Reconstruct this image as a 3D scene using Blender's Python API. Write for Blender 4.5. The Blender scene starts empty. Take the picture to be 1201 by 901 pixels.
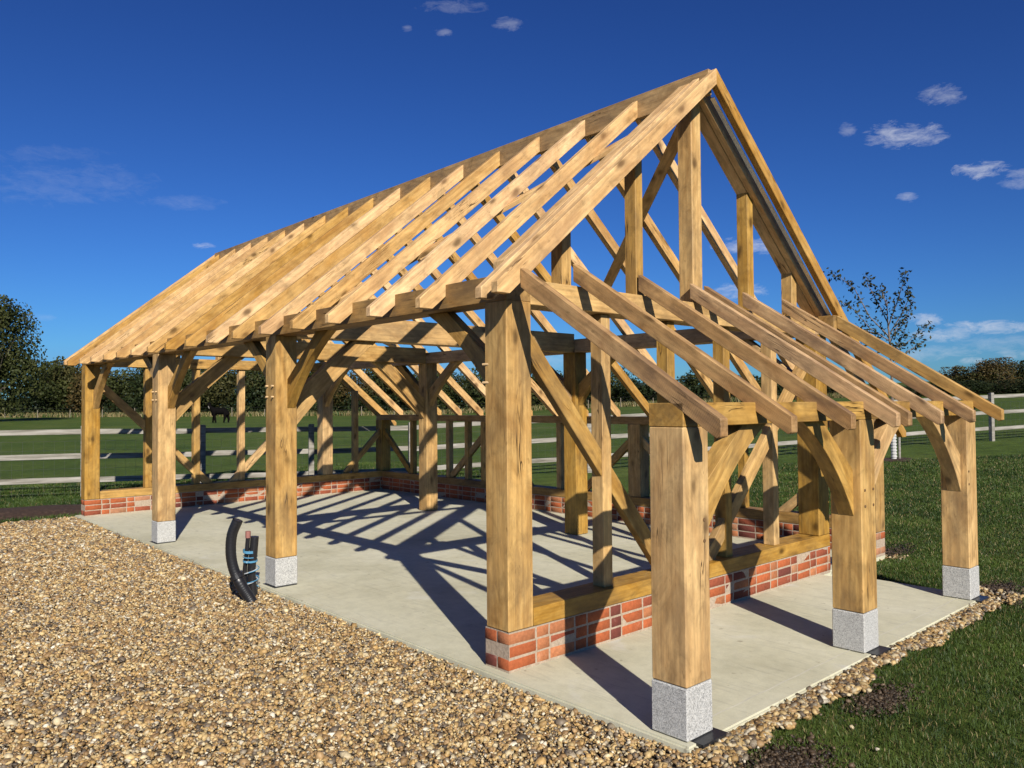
import bpy, bmesh, math, random
import numpy as np
from mathutils import Vector, Matrix, noise as mnoise
R = math.radians
random.seed(7)
rng = np.random.default_rng(11)
scene = bpy.context.scene
COL = bpy.data.collections.new("garage_yard"); scene.collection.children.link(COL)

# ------------------------------------------------------------------ camera
cam_d = bpy.data.cameras.new("camera"); cam = bpy.data.objects.new("camera", cam_d); COL.objects.link(cam)
cF = Vector((0.67345232, 0.73877675, 0.02590149)); cR = Vector((0.73913835, -0.67350846, -0.00780081)); cU = cR.cross(cF)
camC = Vector((-3.06162315, -3.40192655, 1.55881452))
m = Matrix((cR, cU, -cF)).transposed().to_4x4(); m.translation = camC
cam.matrix_world = m
cam_d.sensor_width = 36; cam_d.lens = 920.2812 / 1201 * 36; cam_d.clip_start = .05; cam_d.clip_end = 5000
scene.camera = cam

def at(u, t):
    """ground position t metres along the view axis under photo column u"""
    s = (u - 600.5) / 920.28 * t
    return camC.x + .6737 * t + .7391 * s, camC.y + .7390 * t - .6735 * s

# ------------------------------------------------------------------ terrain height
def sstep(a, b, x):
    x = min(1, max(0, (x - a) / (b - a))); return x * x * (3 - 2 * x)
def terr(x, y):
    X = max(0, x - 5.5); Y = max(0, y - 9.3)
    if y < -1: X = max(0, x - 4.5)
    q = math.hypot(max(0, x - 5.5, -14 - x), max(0, y - 9.3, -8 - y))
    a = .0313 * X - .0188 * Y; b = .003 * q
    k = .12
    s = (a + b + math.sqrt((a - b) ** 2 + k * k)) / 2 - k / 2
    return -.055 + .05 * sstep(.2, 3, q) + max(s, -.2) + .10 * sstep(3, 14, X) if q > 0 or X > 0 else -.055

# ------------------------------------------------------------------ helpers
def tag(o, label=None, cat=None, group=None, kind=None):
    if label: o['label'] = label
    if cat: o['category'] = cat
    if group: o['group'] = group
    if kind: o['kind'] = kind
    return o
def link(name, me, mat=None, parent=None, mw=None):
    o = bpy.data.objects.new(name, me); COL.objects.link(o)
    if mat is not None:
        for mm in (mat if isinstance(mat, (list, tuple)) else [mat]): me.materials.append(mm)
    mw = mw or Matrix.Identity(4)
    if parent is not None:
        o.parent = parent
        o.matrix_basis = WM.get(parent.name, Matrix.Identity(4)).inverted() @ mw
    else:
        o.matrix_basis = mw
    WM[o.name] = mw
    return o
WM = {}
def empty(name, loc=(0, 0, 0)):
    o = bpy.data.objects.new(name, None); COL.objects.link(o); o.location = loc
    o.empty_display_size = .2
    WM[o.name] = Matrix.Translation(loc); return o

def member(name, poly, ext, grain, mat, parent, bevel=.0035):
    """timber: planar polygon (world points) extruded by ext; local X runs along the grain"""
    P = [Vector(p) for p in poly]; ext = Vector(ext); g = Vector(grain).normalized()
    ey = ext - g * ext.dot(g)
    if ey.length < 1e-5:
        q = P[1] - P[0]; ey = q - g * q.dot(g)
    ey.normalize(); ez = g.cross(ey)
    c = sum(P, Vector()) / len(P) + ext / 2
    M = Matrix((g, ey, ez)).transposed().to_4x4(); M.translation = c; Mi = M.inverted()
    bm = bmesh.new()
    a = [bm.verts.new(Mi @ p) for p in P]; b = [bm.verts.new(Mi @ (p + ext)) for p in P]
    bm.faces.new(a); bm.faces.new(b[::-1])
    n = len(P)
    for i in range(n): bm.faces.new((a[i], b[i], b[(i + 1) % n], a[(i + 1) % n]))
    bmesh.ops.recalc_face_normals(bm, faces=bm.faces)
    if bevel:
        bmesh.ops.bevel(bm, geom=bm.edges[:], offset=bevel, segments=1, affect='EDGES', clamp_overlap=True)
    me = bpy.data.meshes.new(name); bm.to_mesh(me); bm.free()
    return link(name, me, mat, parent, M)
def box(name, x0, x1, y0, y1, z0, z1, grain, mat, parent, bevel=.0035):
    g = {'x': (1, 0, 0), 'y': (0, 1, 0), 'z': (0, 0, 1)}[grain]
    return member(name, [(x0, y0, z0), (x1, y0, z0), (x1, y0, z1), (x0, y0, z1)], (0, y1 - y0, 0), g, mat, parent, bevel)
def tube(pts, rad, seg=8, cap=True, bm=None):
    own = bm is None
    if own: bm = bmesh.new()
    pts = [Vector(p) for p in pts]; rings = []
    if not hasattr(rad, '__len__'): rad = [rad] * len(pts)
    up = Vector((.31, .17, .93)).normalized()
    for i, p in enumerate(pts):
        d = (pts[min(i + 1, len(pts) - 1)] - pts[max(i - 1, 0)]).normalized()
        if abs(d.dot(up)) > .95: up = Vector((1, .1, 0)).normalized()
        x = d.cross(up).normalized(); y = d.cross(x)
        rings.append([bm.verts.new(p + (x * math.cos(2 * math.pi * k / seg) + y * math.sin(2 * math.pi * k / seg)) * rad[i]) for k in range(seg)])
    for i in range(len(rings) - 1):
        for k in range(seg):
            bm.faces.new((rings[i][k], rings[i][(k + 1) % seg], rings[i + 1][(k + 1) % seg], rings[i + 1][k]))
    if cap:
        bm.faces.new(rings[0][::-1]); bm.faces.new(rings[-1])
    return bm
def bmobj(name, bm, mat, parent=None, mw=None, smooth=False):
    bmesh.ops.recalc_face_normals(bm, faces=bm.faces)
    me = bpy.data.meshes.new(name); bm.to_mesh(me); bm.free()
    if smooth: me.shade_smooth()
    return link(name, me, mat, parent, mw)
def mesh_np(name, V, F, col=None, smooth=False):
    """V (n,3), F (m,k) with equal k"""
    me = bpy.data.meshes.new(name); k = F.shape[1]
    me.vertices.add(len(V)); me.vertices.foreach_set('co', np.ascontiguousarray(V, dtype=np.float32).ravel())
    me.loops.add(F.size); me.loops.foreach_set('vertex_index', np.ascontiguousarray(F, dtype=np.int32).ravel())
    me.polygons.add(len(F)); me.polygons.foreach_set('loop_start', np.arange(0, F.size, k, dtype=np.int32))
    me.polygons.foreach_set('loop_total', np.full(len(F), k, dtype=np.int32))
    if col is not None:
        a = me.attributes.new('Col', 'FLOAT_COLOR', 'POINT')
        a.data.foreach_set('color', np.ascontiguousarray(col, dtype=np.float32).ravel())
    me.update(calc_edges=True)
    if smooth: me.shade_smooth()
    return me

# ------------------------------------------------------------------ materials
def mat(name):
    m = bpy.data.materials.new(name); m.use_nodes = True; nt = m.node_tree
    b = nt.nodes['Principled BSDF']; b.inputs['Specular IOR Level'].default_value = .3
    return m, nt, b
class N:
    def __init__(s, nt): s.nt = nt
    def n(s, t, **kw):
        x = s.nt.nodes.new(t)
        for k, v in kw.items():
            if hasattr(x, k) and k not in ('Scale', 'Detail'): setattr(x, k, v)
            else: x.inputs[k].default_value = v
        return x
    def l(s, a, b): s.nt.links.new(a, b)
    def coord(s, scale=(1, 1, 1), rand=True, src='Object'):
        tc = s.n('ShaderNodeTexCoord'); mp = s.n('ShaderNodeMapping'); mp.inputs['Scale'].default_value = scale
        v = tc.outputs[src]
        if rand:
            oi = s.n('ShaderNodeObjectInfo'); mu = s.n('ShaderNodeMath', operation='MULTIPLY'); mu.inputs[1].default_value = 37.
            s.l(oi.outputs['Random'], mu.inputs[0]); ad = s.n('ShaderNodeVectorMath', operation='ADD')
            s.l(v, ad.inputs[0]); s.l(mu.outputs[0], ad.inputs[1]); v = ad.outputs[0]
        s.l(v, mp.inputs[0]); return mp.outputs[0]
    def noise(s, vec, scale, detail=4, rough=.55, dist=0.):
        x = s.n('ShaderNodeTexNoise'); x.inputs['Scale'].default_value = scale; x.inputs['Detail'].default_value = detail
        x.inputs['Roughness'].default_value = rough; x.inputs['Distortion'].default_value = dist
        if vec is not None: s.l(vec, x.inputs['Vector'])
        return x.outputs['Fac']
    def ramp(s, fac, stops, interp='LINEAR'):
        x = s.n('ShaderNodeValToRGB'); cr = x.color_ramp; cr.interpolation = interp
        while len(cr.elements) < len(stops): cr.elements.new(.5)
        for e, (p, c) in zip(cr.elements, stops):
            e.position = p; e.color = (*c, 1) if hasattr(c, '__len__') else (c, c, c, 1)
        s.l(fac, x.inputs[0]); return x.outputs[0]
    def mix(s, fac, a, b, mode='MIX'):
        x = s.n('ShaderNodeMix', data_type='RGBA', blend_type=mode)
        for sock, v in ((x.inputs[0], fac), (x.inputs[6], a), (x.inputs[7], b)):
            if hasattr(v, 'links') or hasattr(v, 'is_linked'): s.l(v, sock)
            else: sock.default_value = v if not hasattr(v, '__len__') else (*v, 1)
        return x.outputs[2]
    def bump(s, h, strength, dist, b, prev=None):
        x = s.n('ShaderNodeBump'); x.inputs['Strength'].default_value = strength; x.inputs['Distance'].default_value = dist
        s.l(h, x.inputs['Height'])
        if prev is not None: s.l(prev, x.inputs['Normal'])
        if b is not None: s.l(x.outputs[0], b.inputs['Normal'])
        return x.outputs[0]

def wood(name, light, dark, stain, stain_amt=.5, rough=.62, knots=.5, saw=.0, grey=None):
    m, nt, b = mat(name); g = N(nt)
    big = g.noise(g.coord((1.5, 4.2, 4.2)), 1.3, 6, .62, 1.2)
    col = g.ramp(big, [(.32, dark), (.64, light)])
    blot = g.noise(g.coord((6, 11, 11)), 1., 5, .65, .8)
    col = g.mix(.9, col, g.ramp(blot, [(.30, .62), (.48, .96), (.70, 1.18)]), 'MULTIPLY')
    fine = g.noise(g.coord((2.2, 70, 70)), 1.0, 4, .65, .3)
    col = g.mix(.75, col, g.ramp(fine, [(.28, .66), (.5, .96), (.72, 1.12)]), 'MULTIPLY')
    # cathedral bands
    wv = g.n('ShaderNodeTexWave', wave_type='RINGS', rings_direction='X'); wv.inputs['Scale'].default_value = 9.
    wv.inputs['Distortion'].default_value = 5.; wv.inputs['Detail'].default_value = 3.; wv.inputs['Detail Scale'].default_value = 1.2
    g.l(g.coord((.16, 1, 1)), wv.inputs['Vector'])
    col = g.mix(.40, col, g.ramp(wv.outputs['Fac'], [(.0, .74), (.55, 1.04), (1., 1.08)]), 'MULTIPLY')
    # knots: sparse dark eyes
    vo = g.n('ShaderNodeTexVoronoi', feature='F1'); vo.inputs['Scale'].default_value = 5.0; vo.inputs['Randomness'].default_value = 1
    nvec = g.coord((.62, 1.25, 1.25)); vd = g.n('ShaderNodeTexNoise'); vd.inputs['Scale'].default_value = 9; g.l(nvec, vd.inputs['Vector'])
    vm = g.n('ShaderNodeVectorMath', operation='MULTIPLY_ADD'); vm.inputs[1].default_value = (.06, .06, .06); g.l(vd.outputs['Color'], vm.inputs[0]); g.l(nvec, vm.inputs[2])
    g.l(vm.outputs[0], vo.inputs['Vector'])
    kn = g.ramp(vo.outputs['Distance'], [(.07, 1.), (.13, .72), (.18, .32), (.30, 0.)])
    sel = g.n('ShaderNodeSeparateColor'); g.l(vo.outputs['Color'], sel.inputs[0])
    gt = g.n('ShaderNodeMath', operation='GREATER_THAN'); gt.inputs[1].default_value = 1 - knots; g.l(sel.outputs[0], gt.inputs[0])
    km = g.n('ShaderNodeMath', operation='MULTIPLY'); g.l(kn, km.inputs[0]); g.l(gt.outputs[0], km.inputs[1])
    col = g.mix(km.outputs[0], col, tuple(c * .33 for c in dark))
    # drying shakes: thin dark streaks
    ck = g.noise(g.coord((1.1, 17, 17)), 1.0, 2, .5, 1.2)
    ckr = g.ramp(ck, [(.480, 0.), (.493, 1.), (.507, 1.), (.520, 0.)])
    ckm = g.ramp(g.noise(g.coord((1.7, 4, 4)), 1., 2), [(.59, 0.), (.66, 1.)])
    cm = g.n('ShaderNodeMath', operation='MULTIPLY'); g.l(ckr, cm.inputs[0]); g.l(ckm, cm.inputs[1])
    col = g.mix(cm.outputs[0], col, tuple(c * .22 for c in dark))
    # weather stain patches
    st = g.ramp(g.noise(g.coord((1.3, 3.6, 3.6)), 1.3, 6, .68), [(.47, 0.), (.66, 1.)])
    sm = g.n('ShaderNodeMath', operation='MULTIPLY'); sm.inputs[1].default_value = stain_amt; g.l(st, sm.inputs[0])
    col = g.mix(sm.outputs[0], col, stain)
    spk = g.ramp(g.noise(g.coord((14, 30, 30)), 1., 2, .5), [(.70, 0.), (.76, 1.)])
    sp2 = g.n('ShaderNodeMath', operation='MULTIPLY'); sp2.inputs[1].default_value = .45; g.l(spk, sp2.inputs[0])
    col = g.mix(sp2.outputs[0], col, tuple(c * .4 for c in dark))
    oi = g.n('ShaderNodeObjectInfo'); hs = g.n('ShaderNodeHueSaturation')
    mr = g.n('ShaderNodeMapRange'); mr.inputs[3].default_value = .76; mr.inputs[4].default_value = 1.14; g.l(oi.outputs['Random'], mr.inputs[0])
    g.l(mr.outputs[0], hs.inputs['Value']); g.l(col, hs.inputs['Color'])
    ms = g.n('ShaderNodeMath', operation='MULTIPLY_ADD'); ms.inputs[1].default_value = -.25; ms.inputs[2].default_value = 1.1; g.l(oi.outputs['Random'], ms.inputs[0])
    g.l(ms.outputs[0], hs.inputs['Saturation'])
    g.l(hs.outputs[0], b.inputs['Base Color']); b.inputs['Roughness'].default_value = rough
    h = g.bump(fine, .35, .003, None)
    h = g.bump(cm.outputs[0], -.9 if False else .6, .004, b, h)
    if saw:
        ws = g.n('ShaderNodeTexWave', wave_type='BANDS', bands_direction='X'); ws.inputs['Scale'].default_value = 28.; ws.inputs['Distortion'].default_value = 1.5
        g.l(g.coord((1, .2, .2)), ws.inputs['Vector']); g.bump(ws.outputs['Fac'], saw, .003, b, h)
    return m
OAK = wood('oak_frame', (.56, .345, .11), (.36, .19, .045), (.17, .105, .045), .6, knots=.8)
OAKB = wood('oak_beam', (.45, .285, .12), (.29, .165, .06), (.14, .09, .05), .7, knots=.6)
PINE = wood('softwood_rafter', (.65, .41, .16), (.47, .255, .075), (.31, .15, .05), .55, knots=.85)
LEAN = wood('rough_sawn_rafter', (.52, .325, .145), (.32, .175, .07), (.15, .09, .05), .8, knots=.7, saw=.3)

def simple(name, col, rough=.7, metal=0., var=.15, sc=8., bump=.2, spec=.3):
    m, nt, b = mat(name); g = N(nt)
    n = g.noise(g.coord((1, 1, 1)), sc, 5, .6)
    g.l(g.ramp(n, [(.3, tuple(c * (1 - var) for c in col)), (.7, tuple(min(1, c * (1 + var)) for c in col))]), b.inputs['Base Color'])
    b.inputs['Roughness'].default_value = rough; b.inputs['Metallic'].default_value = metal; b.inputs['Specular IOR Level'].default_value = spec
    if bump: g.bump(n, bump, .005, b)
    return m
PEG = simple('oak_peg', (.55, .38, .2), .6)
PEGD = simple('dark_peg_end', (.13, .075, .035), .8)
SLATE = simple('black_packer', (.012, .013, .016), .35, spec=.5)
STRIP = simple('pale_grey_strip', (.55, .55, .56), .38, .6, .1, 30, .05)

# granite pad stones
GRAN, nt, b = mat('granite'); g = N(nt); v = g.coord((1, 1, 1))
n1 = g.noise(v, 160, 3, .7); n2 = g.noise(v, 60, 4, .6)
c = g.ramp(n1, [(.33, (.13, .13, .13)), (.46, (.38, .38, .365)), (.62, (.54, .535, .51))])
c = g.mix(.5, c, g.ramp(n2, [(.35, .6), (.6, 1.05)]), 'MULTIPLY'); g.l(c, b.inputs['Base Color']); b.inputs['Roughness'].default_value = .75
g.bump(n1, .5, .003, b)

# brick (per brick colour attribute) and mortar
BRICK, nt, b = mat('red_brick'); g = N(nt); v = g.coord((1, 1, 1), rand=False)
at_ = g.n('ShaderNodeAttribute', attribute_name='Col'); n1 = g.noise(v, 34, 6, .7); n2 = g.noise(v, 7, 5, .7, .4); n3 = g.noise(v, 120, 3, .6)
c = g.mix(.8, at_.outputs['Color'], g.ramp(n1, [(.3, .62), (.55, 1.), (.75, 1.25)]), 'MULTIPLY')
lime = g.ramp(n2, [(.60, 0.), (.76, .36)]); lm = g.n('ShaderNodeMath', operation='MULTIPLY'); g.l(lime, lm.inputs[0])
g.l(g.ramp(n1, [(.35, .2), (.6, 1.)]), lm.inputs[1]); c = g.mix(lm.outputs[0], c, (.48, .35, .27))
g.l(c, b.inputs['Base Color']); b.inputs['Roughness'].default_value = .88; hb = g.bump(n1, .6, .006, None); g.bump(n3, .4, .002, b, hb)
MORT, nt, b = mat('lime_mortar'); g = N(nt); v = g.coord((1, 1, 1), rand=False); n1 = g.noise(v, 45, 6, .7)
g.l(g.ramp(n1, [(.3, (.26, .20, .145)), (.7, (.45, .36, .27))]), b.inputs['Base Color']); b.inputs['Roughness'].default_value = .92; g.bump(n1, .6, .006, b)

# concrete slab
CONC, nt, b = mat('concrete'); g = N(nt); v = g.coord((1, 1, 1), rand=False)
n1 = g.noise(v, .9, 6, .62, .5); n2 = g.noise(v, 9, 6, .7); n3 = g.noise(v, 90, 4, .6)
c = g.ramp(n1, [(.3, (.42, .40, .28)), (.5, (.52, .50, .365)), (.7, (.58, .56, .43))])
c = g.mix(.6, c, g.ramp(n2, [(.3, .80), (.6, 1.04)]), 'MULTIPLY'); c = g.mix(.4, c, g.ramp(n3, [(.3, .85), (.6, 1.05)]), 'MULTIPLY')
# trowel / brush streaks along the front and small dark spots
st = g.noise(g.coord((9, .9, 1), rand=False), 2.2, 4, .6, 1.6)
c = g.mix(g.ramp(st, [(.56, 0.), (.72, .34)]), c, (.22, .21, .18))
sp = g.noise(v, 13, 2, .5); c = g.mix(g.ramp(sp, [(.70, 0.), (.74, .55)]), c, (.2, .17, .12))
lt = g.noise(v, 1.7, 4, .6, .8); c = g.mix(g.ramp(lt, [(.62, 0.), (.74, .45)]), c, (.60, .595, .56))
g.l(c, b.inputs['Base Color']); b.inputs['Roughness'].default_value = .8
hb = g.bump(n2, .12, .01, None); g.bump(n3, .25, .002, b, hb)

# gravel stones (attribute) and the bed under them
STONE, nt, b = mat('flint_stone'); g = N(nt); at_ = g.n('ShaderNodeAttribute', attribute_name='Col')
n1 = g.noise(g.coord((1, 1, 1), rand=False), 70, 4, .65)
c = g.mix(.75, at_.outputs['Color'], g.ramp(n1, [(.3, .62), (.6, 1.12)]), 'MULTIPLY'); g.l(c, b.inputs['Base Color'])
b.inputs['Roughness'].default_value = .55; b.inputs['Specular IOR Level'].default_value = .35
BED, nt, b = mat('gravel_bed'); g = N(nt); v = g.coord((1, 1, 1), rand=False)
vo = g.n('ShaderNodeTexVoronoi', feature='F1'); vo.inputs['Scale'].default_value = 38; g.l(v, vo.inputs['Vector'])
sc_ = g.n('ShaderNodeSeparateColor'); g.l(vo.outputs['Color'], sc_.inputs[0])
c = g.ramp(sc_.outputs[0], [(.0, (.10, .065, .035)), (.35, (.22, .15, .08)), (.6, (.28, .21, .12)), (.85, (.33, .28, .20)), (1., (.12, .10, .08))])
c = g.mix(.9, c, g.ramp(vo.outputs['Distance'], [(.2, 1.), (.75, .35)]), 'MULTIPLY'); g.l(c, b.inputs['Base Color']); b.inputs['Roughness'].default_value = .9
g.bump(g.ramp(vo.outputs['Distance'], [(.0, 1.), (.7, 0.)]), 1., .012, b)
SOIL, nt, b = mat('dark_soil'); g = N(nt); v = g.coord((1, 1, 1), rand=False); n1 = g.noise(v, 22, 8, .75); n2 = g.noise(v, 3, 4, .6)
g.l(g.ramp(n1, [(.3, (.022, .013, .009)), (.55, (.055, .032, .022)), (.75, (.13, .085, .06))]), b.inputs['Base Color']); b.inputs['Roughness'].default_value = .95; g.bump(n1, 1., .03, b)

# grass ground
GRND, nt, b = mat('field_grass'); g = N(nt); v = g.coord((1, 1, 1), rand=False, src='Object')
n1 = g.noise(v, .22, 5, .6, .3); n2 = g.noise(v, 2.6, 5, .7); n3 = g.noise(g.coord((1, 1, 1), rand=False), 28, 4, .7)
c = g.ramp(n1, [(.3, (.046, .078, .013)), (.5, (.066, .100, .018)), (.7, (.098, .122, .028))])
c = g.mix(.9, c, g.ramp(n2, [(.28, .55), (.5, .95), (.7, 1.3)]), 'MULTIPLY'); c = g.mix(.7, c, g.ramp(n3, [(.3, .5), (.65, 1.35)]), 'MULTIPLY')
dry = g.noise(v, 1.1, 6, .7, .4); c = g.mix(g.ramp(dry, [(.60, 0.), (.74, .55)]), c, (.10, .082, .038))
g.l(c, b.inputs['Base Color']); b.inputs['Roughness'].default_value = .9; b.inputs['Specular IOR Level'].default_value = .1; g.bump(n3, .9, .03, b)
BLADE, nt, b = mat('grass_blade'); g = N(nt); at_ = g.n('ShaderNodeAttribute', attribute_name='Col'); g.l(at_.outputs['Color'], b.inputs['Base Color'])
b.inputs['Roughness'].default_value = .55; b.inputs['Specular IOR Level'].default_value = .25

def leafmat(name, cols, sc=.5, transl=.0):
    m, nt, b = mat(name); g = N(nt)
    n = g.noise(g.coord((1, 1, 1)), sc, 3, .6); n2 = g.noise(g.coord((1, 1, 1)), sc * 9, 3, .6)
    k = len(cols) - 1
    c = g.ramp(n, [(.3 + .4 * i / k, cc) for i, cc in enumerate(cols)])
    c = g.mix(.85, c, g.ramp(n2, [(.3, .5), (.7, 1.45)]), 'MULTIPLY')
    g.l(c, b.inputs['Base Color']); b.inputs['Roughness'].default_value = .6; b.inputs['Specular IOR Level'].default_value = .15
    return m
LEAFG = leafmat('hedge_foliage', [(.017, .025, .007), (.031, .038, .010), (.052, .056, .015)])
LEAFO = leafmat('olive_foliage', [(.026, .031, .010), (.045, .045, .014), (.066, .056, .018)])
LEAFA = leafmat('autumn_foliage', [(.034, .026, .010), (.066, .045, .014), (.042, .044, .013)])
LEAFD = leafmat('dark_foliage', [(.009, .015, .006), (.016, .025, .008), (.026, .034, .010)])
LEAFC = leafmat('purple_green_leaf', [(.022, .018, .013), (.026, .032, .013), (.045, .038, .02)], 3.)
BARK = simple('bark', (.085, .07, .055), .9, var=.3, sc=12, bump=.6)
BARKY = simple('young_bark', (.16, .13, .11), .75, var=.3, sc=20, bump=.3)
RAIL, nt, b = mat('weathered_rail'); g = N(nt)
n1 = g.noise(g.coord((1, 14, 14)), 1.4, 5, .65); g.l(g.ramp(n1, [(.28, (.09, .08, .06)), (.5, (.24, .225, .195)), (.72, (.38, .36, .33))]), b.inputs['Base Color']); b.inputs['Roughness'].default_value = .85; g.bump(n1, .4, .004, b)
STAKE = simple('grey_stake', (.20, .17, .13), .9, var=.2)
WIRE = simple('galvanised_wire', (.20, .20, .20), .5, .6, .1, 20, 0)
GUARD = simple('white_spiral_guard', (.46, .46, .44), .5, var=.05)
FUR = simple('black_fleece', (.005, .0045, .0045), 1., var=.3, sc=14, bump=.2, spec=.02)
FURL = simple('pale_fleece', (.30, .28, .26), .95, var=.3, sc=14, bump=.6, spec=.1)
PLAS = simple('black_plastic', (.012, .012, .014), .38, var=.2, sc=40, bump=.1, spec=.5)
BLUE = simple('blue_tape', (.07, .22, .36), .4, var=.15, spec=.5)
PINK = simple('pink_cap', (.27, .12, .10), .7)
GREYC = simple('grey_cable', (.38, .40, .42), .5)

# ------------------------------------------------------------------ the garage frame
G = empty('timber_frame_garage', (0, 0, 0))
tag(G, 'open golden oak garage frame with bare rafters and lean-to on a red brick plinth', 'building')
s = .2; HP = 2.173; PL = .235; Y3 = 9.06

def peg(parent, p, d, dark=False):
    d = Vector(d); p = Vector(p)
    bm = tube([p - d * .02, p + d * (.004 if dark else .022)], .009 if dark else .0085, 8)
    return bmobj('peg', bm, PEGD if dark else PEG, parent)

def post(x, y, z0, z1, stone=True, w=s, d=s):
    zz = .246 if stone else z0
    o = box('post', x, x + w, y, y + d, zz, z1, 'z', OAK, G, .006)
    if stone:
        e = .003
        box('stone_base', x - e, x + w + e, y - e, y + d + e, .004, zz - .002, 'z', GRAN, o, .006)
    return o
P = {}
P['P0'] = post(0, 0, PL, HP, False); P['P1'] = post(0, 2.99, 0, HP); P['P2'] = post(0, 5.98, 0, HP); P['P3'] = post(0, Y3, PL, HP, False)
for k, (yy, stn) in enumerate(((0, False), (2.99, None), (5.98, None), (Y3, False))):
    z0 = .345 if stn is False else .004
    P['R%d' % k] = box('post', 3.785, 3.985, yy, yy + s, z0, HP, 'z', OAK, G, .006)
HL = 1.447
P['L0'] = post(-.03, -1.25, 0, HL); P['L1'] = post(1.827, -1.25, 0, HL); P['L2'] = post(3.72, -1.25, 0, HL)
for k, x in (('L0', -.03), ('L1', 1.827), ('L2', 3.72)):
    box('packer', x + .03, x + .235, -1.315, -1.06, -.012, .0035, 'x', SLATE, P[k], .001)
for k, yy in (('P1', 2.99), ('P2', 5.98)):
    box('packer', -.02, .19, yy - .02, yy + .215, -.012, .0035, 'x', SLATE, P[k], .001)
    for yo in (.045, .155):
        for z in (1.64, 1.735): peg(P[k], (0, yy + yo, z), (-1, 0, 0))
for yo in (.2,):
    for z in (1.80, 1.69): peg(P['P0'], (.0, .2 - .012, z), (-.3, 1, 0))
for k, x in (('L0', -.03), ('L1', 1.827), ('L2', 3.72)):
    for xo in ((.155,) if k == 'L0' else ((.02,) if k == 'L2' else (.045, .165))):
        for z in (1.005, .905): peg(P[k], (x + xo, -1.25, z), (0, -1, 0), True)

# main rear aisle posts (low) standing on the sole plate
PT = 1.285
for k, yy in enumerate((0, 3.0, 6.0, Y3)):
    zz = PL + .11 if k else PL
    post(5.0, yy, zz, PT, False)
# plates
box('wall_plate', .0, .2, .002, Y3 + .198, HP, 2.328, 'y', OAKB, G)
box('wall_plate', 3.785, 3.985, .002, Y3 + .198, HP, 2.328, 'y', OAKB, G)
box('wall_plate', 5.01, 5.198, .002, Y3 + .198, PT, PT + .1, 'y', OAKB, G)
box('wall_plate', -.03, 3.93, -1.25, -1.05, HL, HL + .113, 'x', OAK, G)
# ties
for yy in (2.99, 5.98): box('tie_beam', .202, 3.783, yy + .005, yy + .195, HP - .002, 2.392, 'x', OAK, G)
box('tie_beam', .202, 3.783, .004, .196, HP - .014, 2.31, 'x', OAK, G)
box('tie_beam', .202, 3.783, Y3 + .004, Y3 + .196, HP - .014, 2.31, 'x', OAK, G)
# sole plates
box('sole_plate', .203, 3.99, .001, .212, PL, PL + .108, 'x', OAK, G)
box('sole_plate', .203, 5.198, Y3 - .012, Y3 + .199, PL, PL + .108, 'x', OAK, G)
box('sole_plate', 4.988, 5.199, .205, Y3 - .014, PL, PL + .108, 'y', OAKB, G)
ZS = PL + .108

# studs
for x in (.894, 1.618, 2.35, 3.08):
    box('stud', x, x + .09, .05, .15, ZS, HP - .016, 'z', OAK, G)
    box('stud', x - .06, x + .04, Y3 + .04, Y3 + .14, ZS, HP - .016, 'z', OAK, G)
def rz(x): return 2.392 + .827 * min(x, 4 - x)          # top of the rafter plane
box('stud', 4.44, 4.53, Y3 + .04, Y3 + .14, ZS, rz(4.53) - .125, 'z', OAK, G)
for x, w in ((.523, .087), (1.27, .08), (2.732, .09), (3.45, .09)):
    lo = rz(x) - .123; hi = rz(x + w) - .123
    for y0, zb in ((.05, 2.31), (Y3 + .04, 2.31)):
        member('stud', [(x, y0, zb), (x + w, y0, zb), (x + w, y0, hi), (x, y0, lo)], (0, .1, 0), (0, 0, 1), OAK, G)
for y0 in (.04, Y3 + .03):
    box('king_post', 1.94, 2.065, y0, y0 + .13, 2.31, rz(1.94) - .11, 'z', OAK, G, .006)
for y in (.75, 1.5, 2.25, 3.75, 4.45, 5.2, 6.55, 7.05, 7.6, 8.1):
    box('stud', 5.03, 5.12, y, y + .09, ZS, PT, 'z', OAK, G)

# straight down braces inside the walls
def dbrace(a, b, w, th, axis, m=OAK):
    """a, b = centre line ends (world), w = width in plane, th = (start, thickness) along the wall normal"""
    a = Vector(a); b = Vector(b)
    # ends cut vertical at a (post) and level at b (sole)
    d = (b - a).normalized()
    v = Vector((0, 0, 1)) * (w / abs(Vector((d.x, d.y, 0)).length)) / 2
    hx = Vector((d.x, d.y, 0)).normalized() * (w / abs(d.z)) / 2
    e = Vector((0, th, 0)) if axis == 'y' else Vector((th, 0, 0))
    member('brace', [a - v, a + v, b + hx, b - hx], e, d, m, G)
dbrace((.202, .06, 1.97), (1.60, .06, ZS), .115, .06, 'y')
dbrace((3.783, .06, 1.97), (2.12, .06, ZS), .115, .06, 'y')
dbrace((.202, Y3 + .05, 1.90), (1.80, Y3 + .05, ZS), .115, .06, 'y')
dbrace((3.783, Y3 + .05, 1.90), (2.20, Y3 + .05, ZS), .115, .06, 'y')
dbrace((4.998, Y3 + .05, 1.06), (4.27, Y3 + .05, ZS), .10, .06, 'y')
for y, sg in ((.2, 1), (3.0, -1), (3.2, 1), (6.0, -1), (6.2, 1), (Y3, -1)):
    dbrace((5.05, y + .002 * sg, 1.06), (5.05, y + sg * .86, ZS), .10, .06, 'x')

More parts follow.
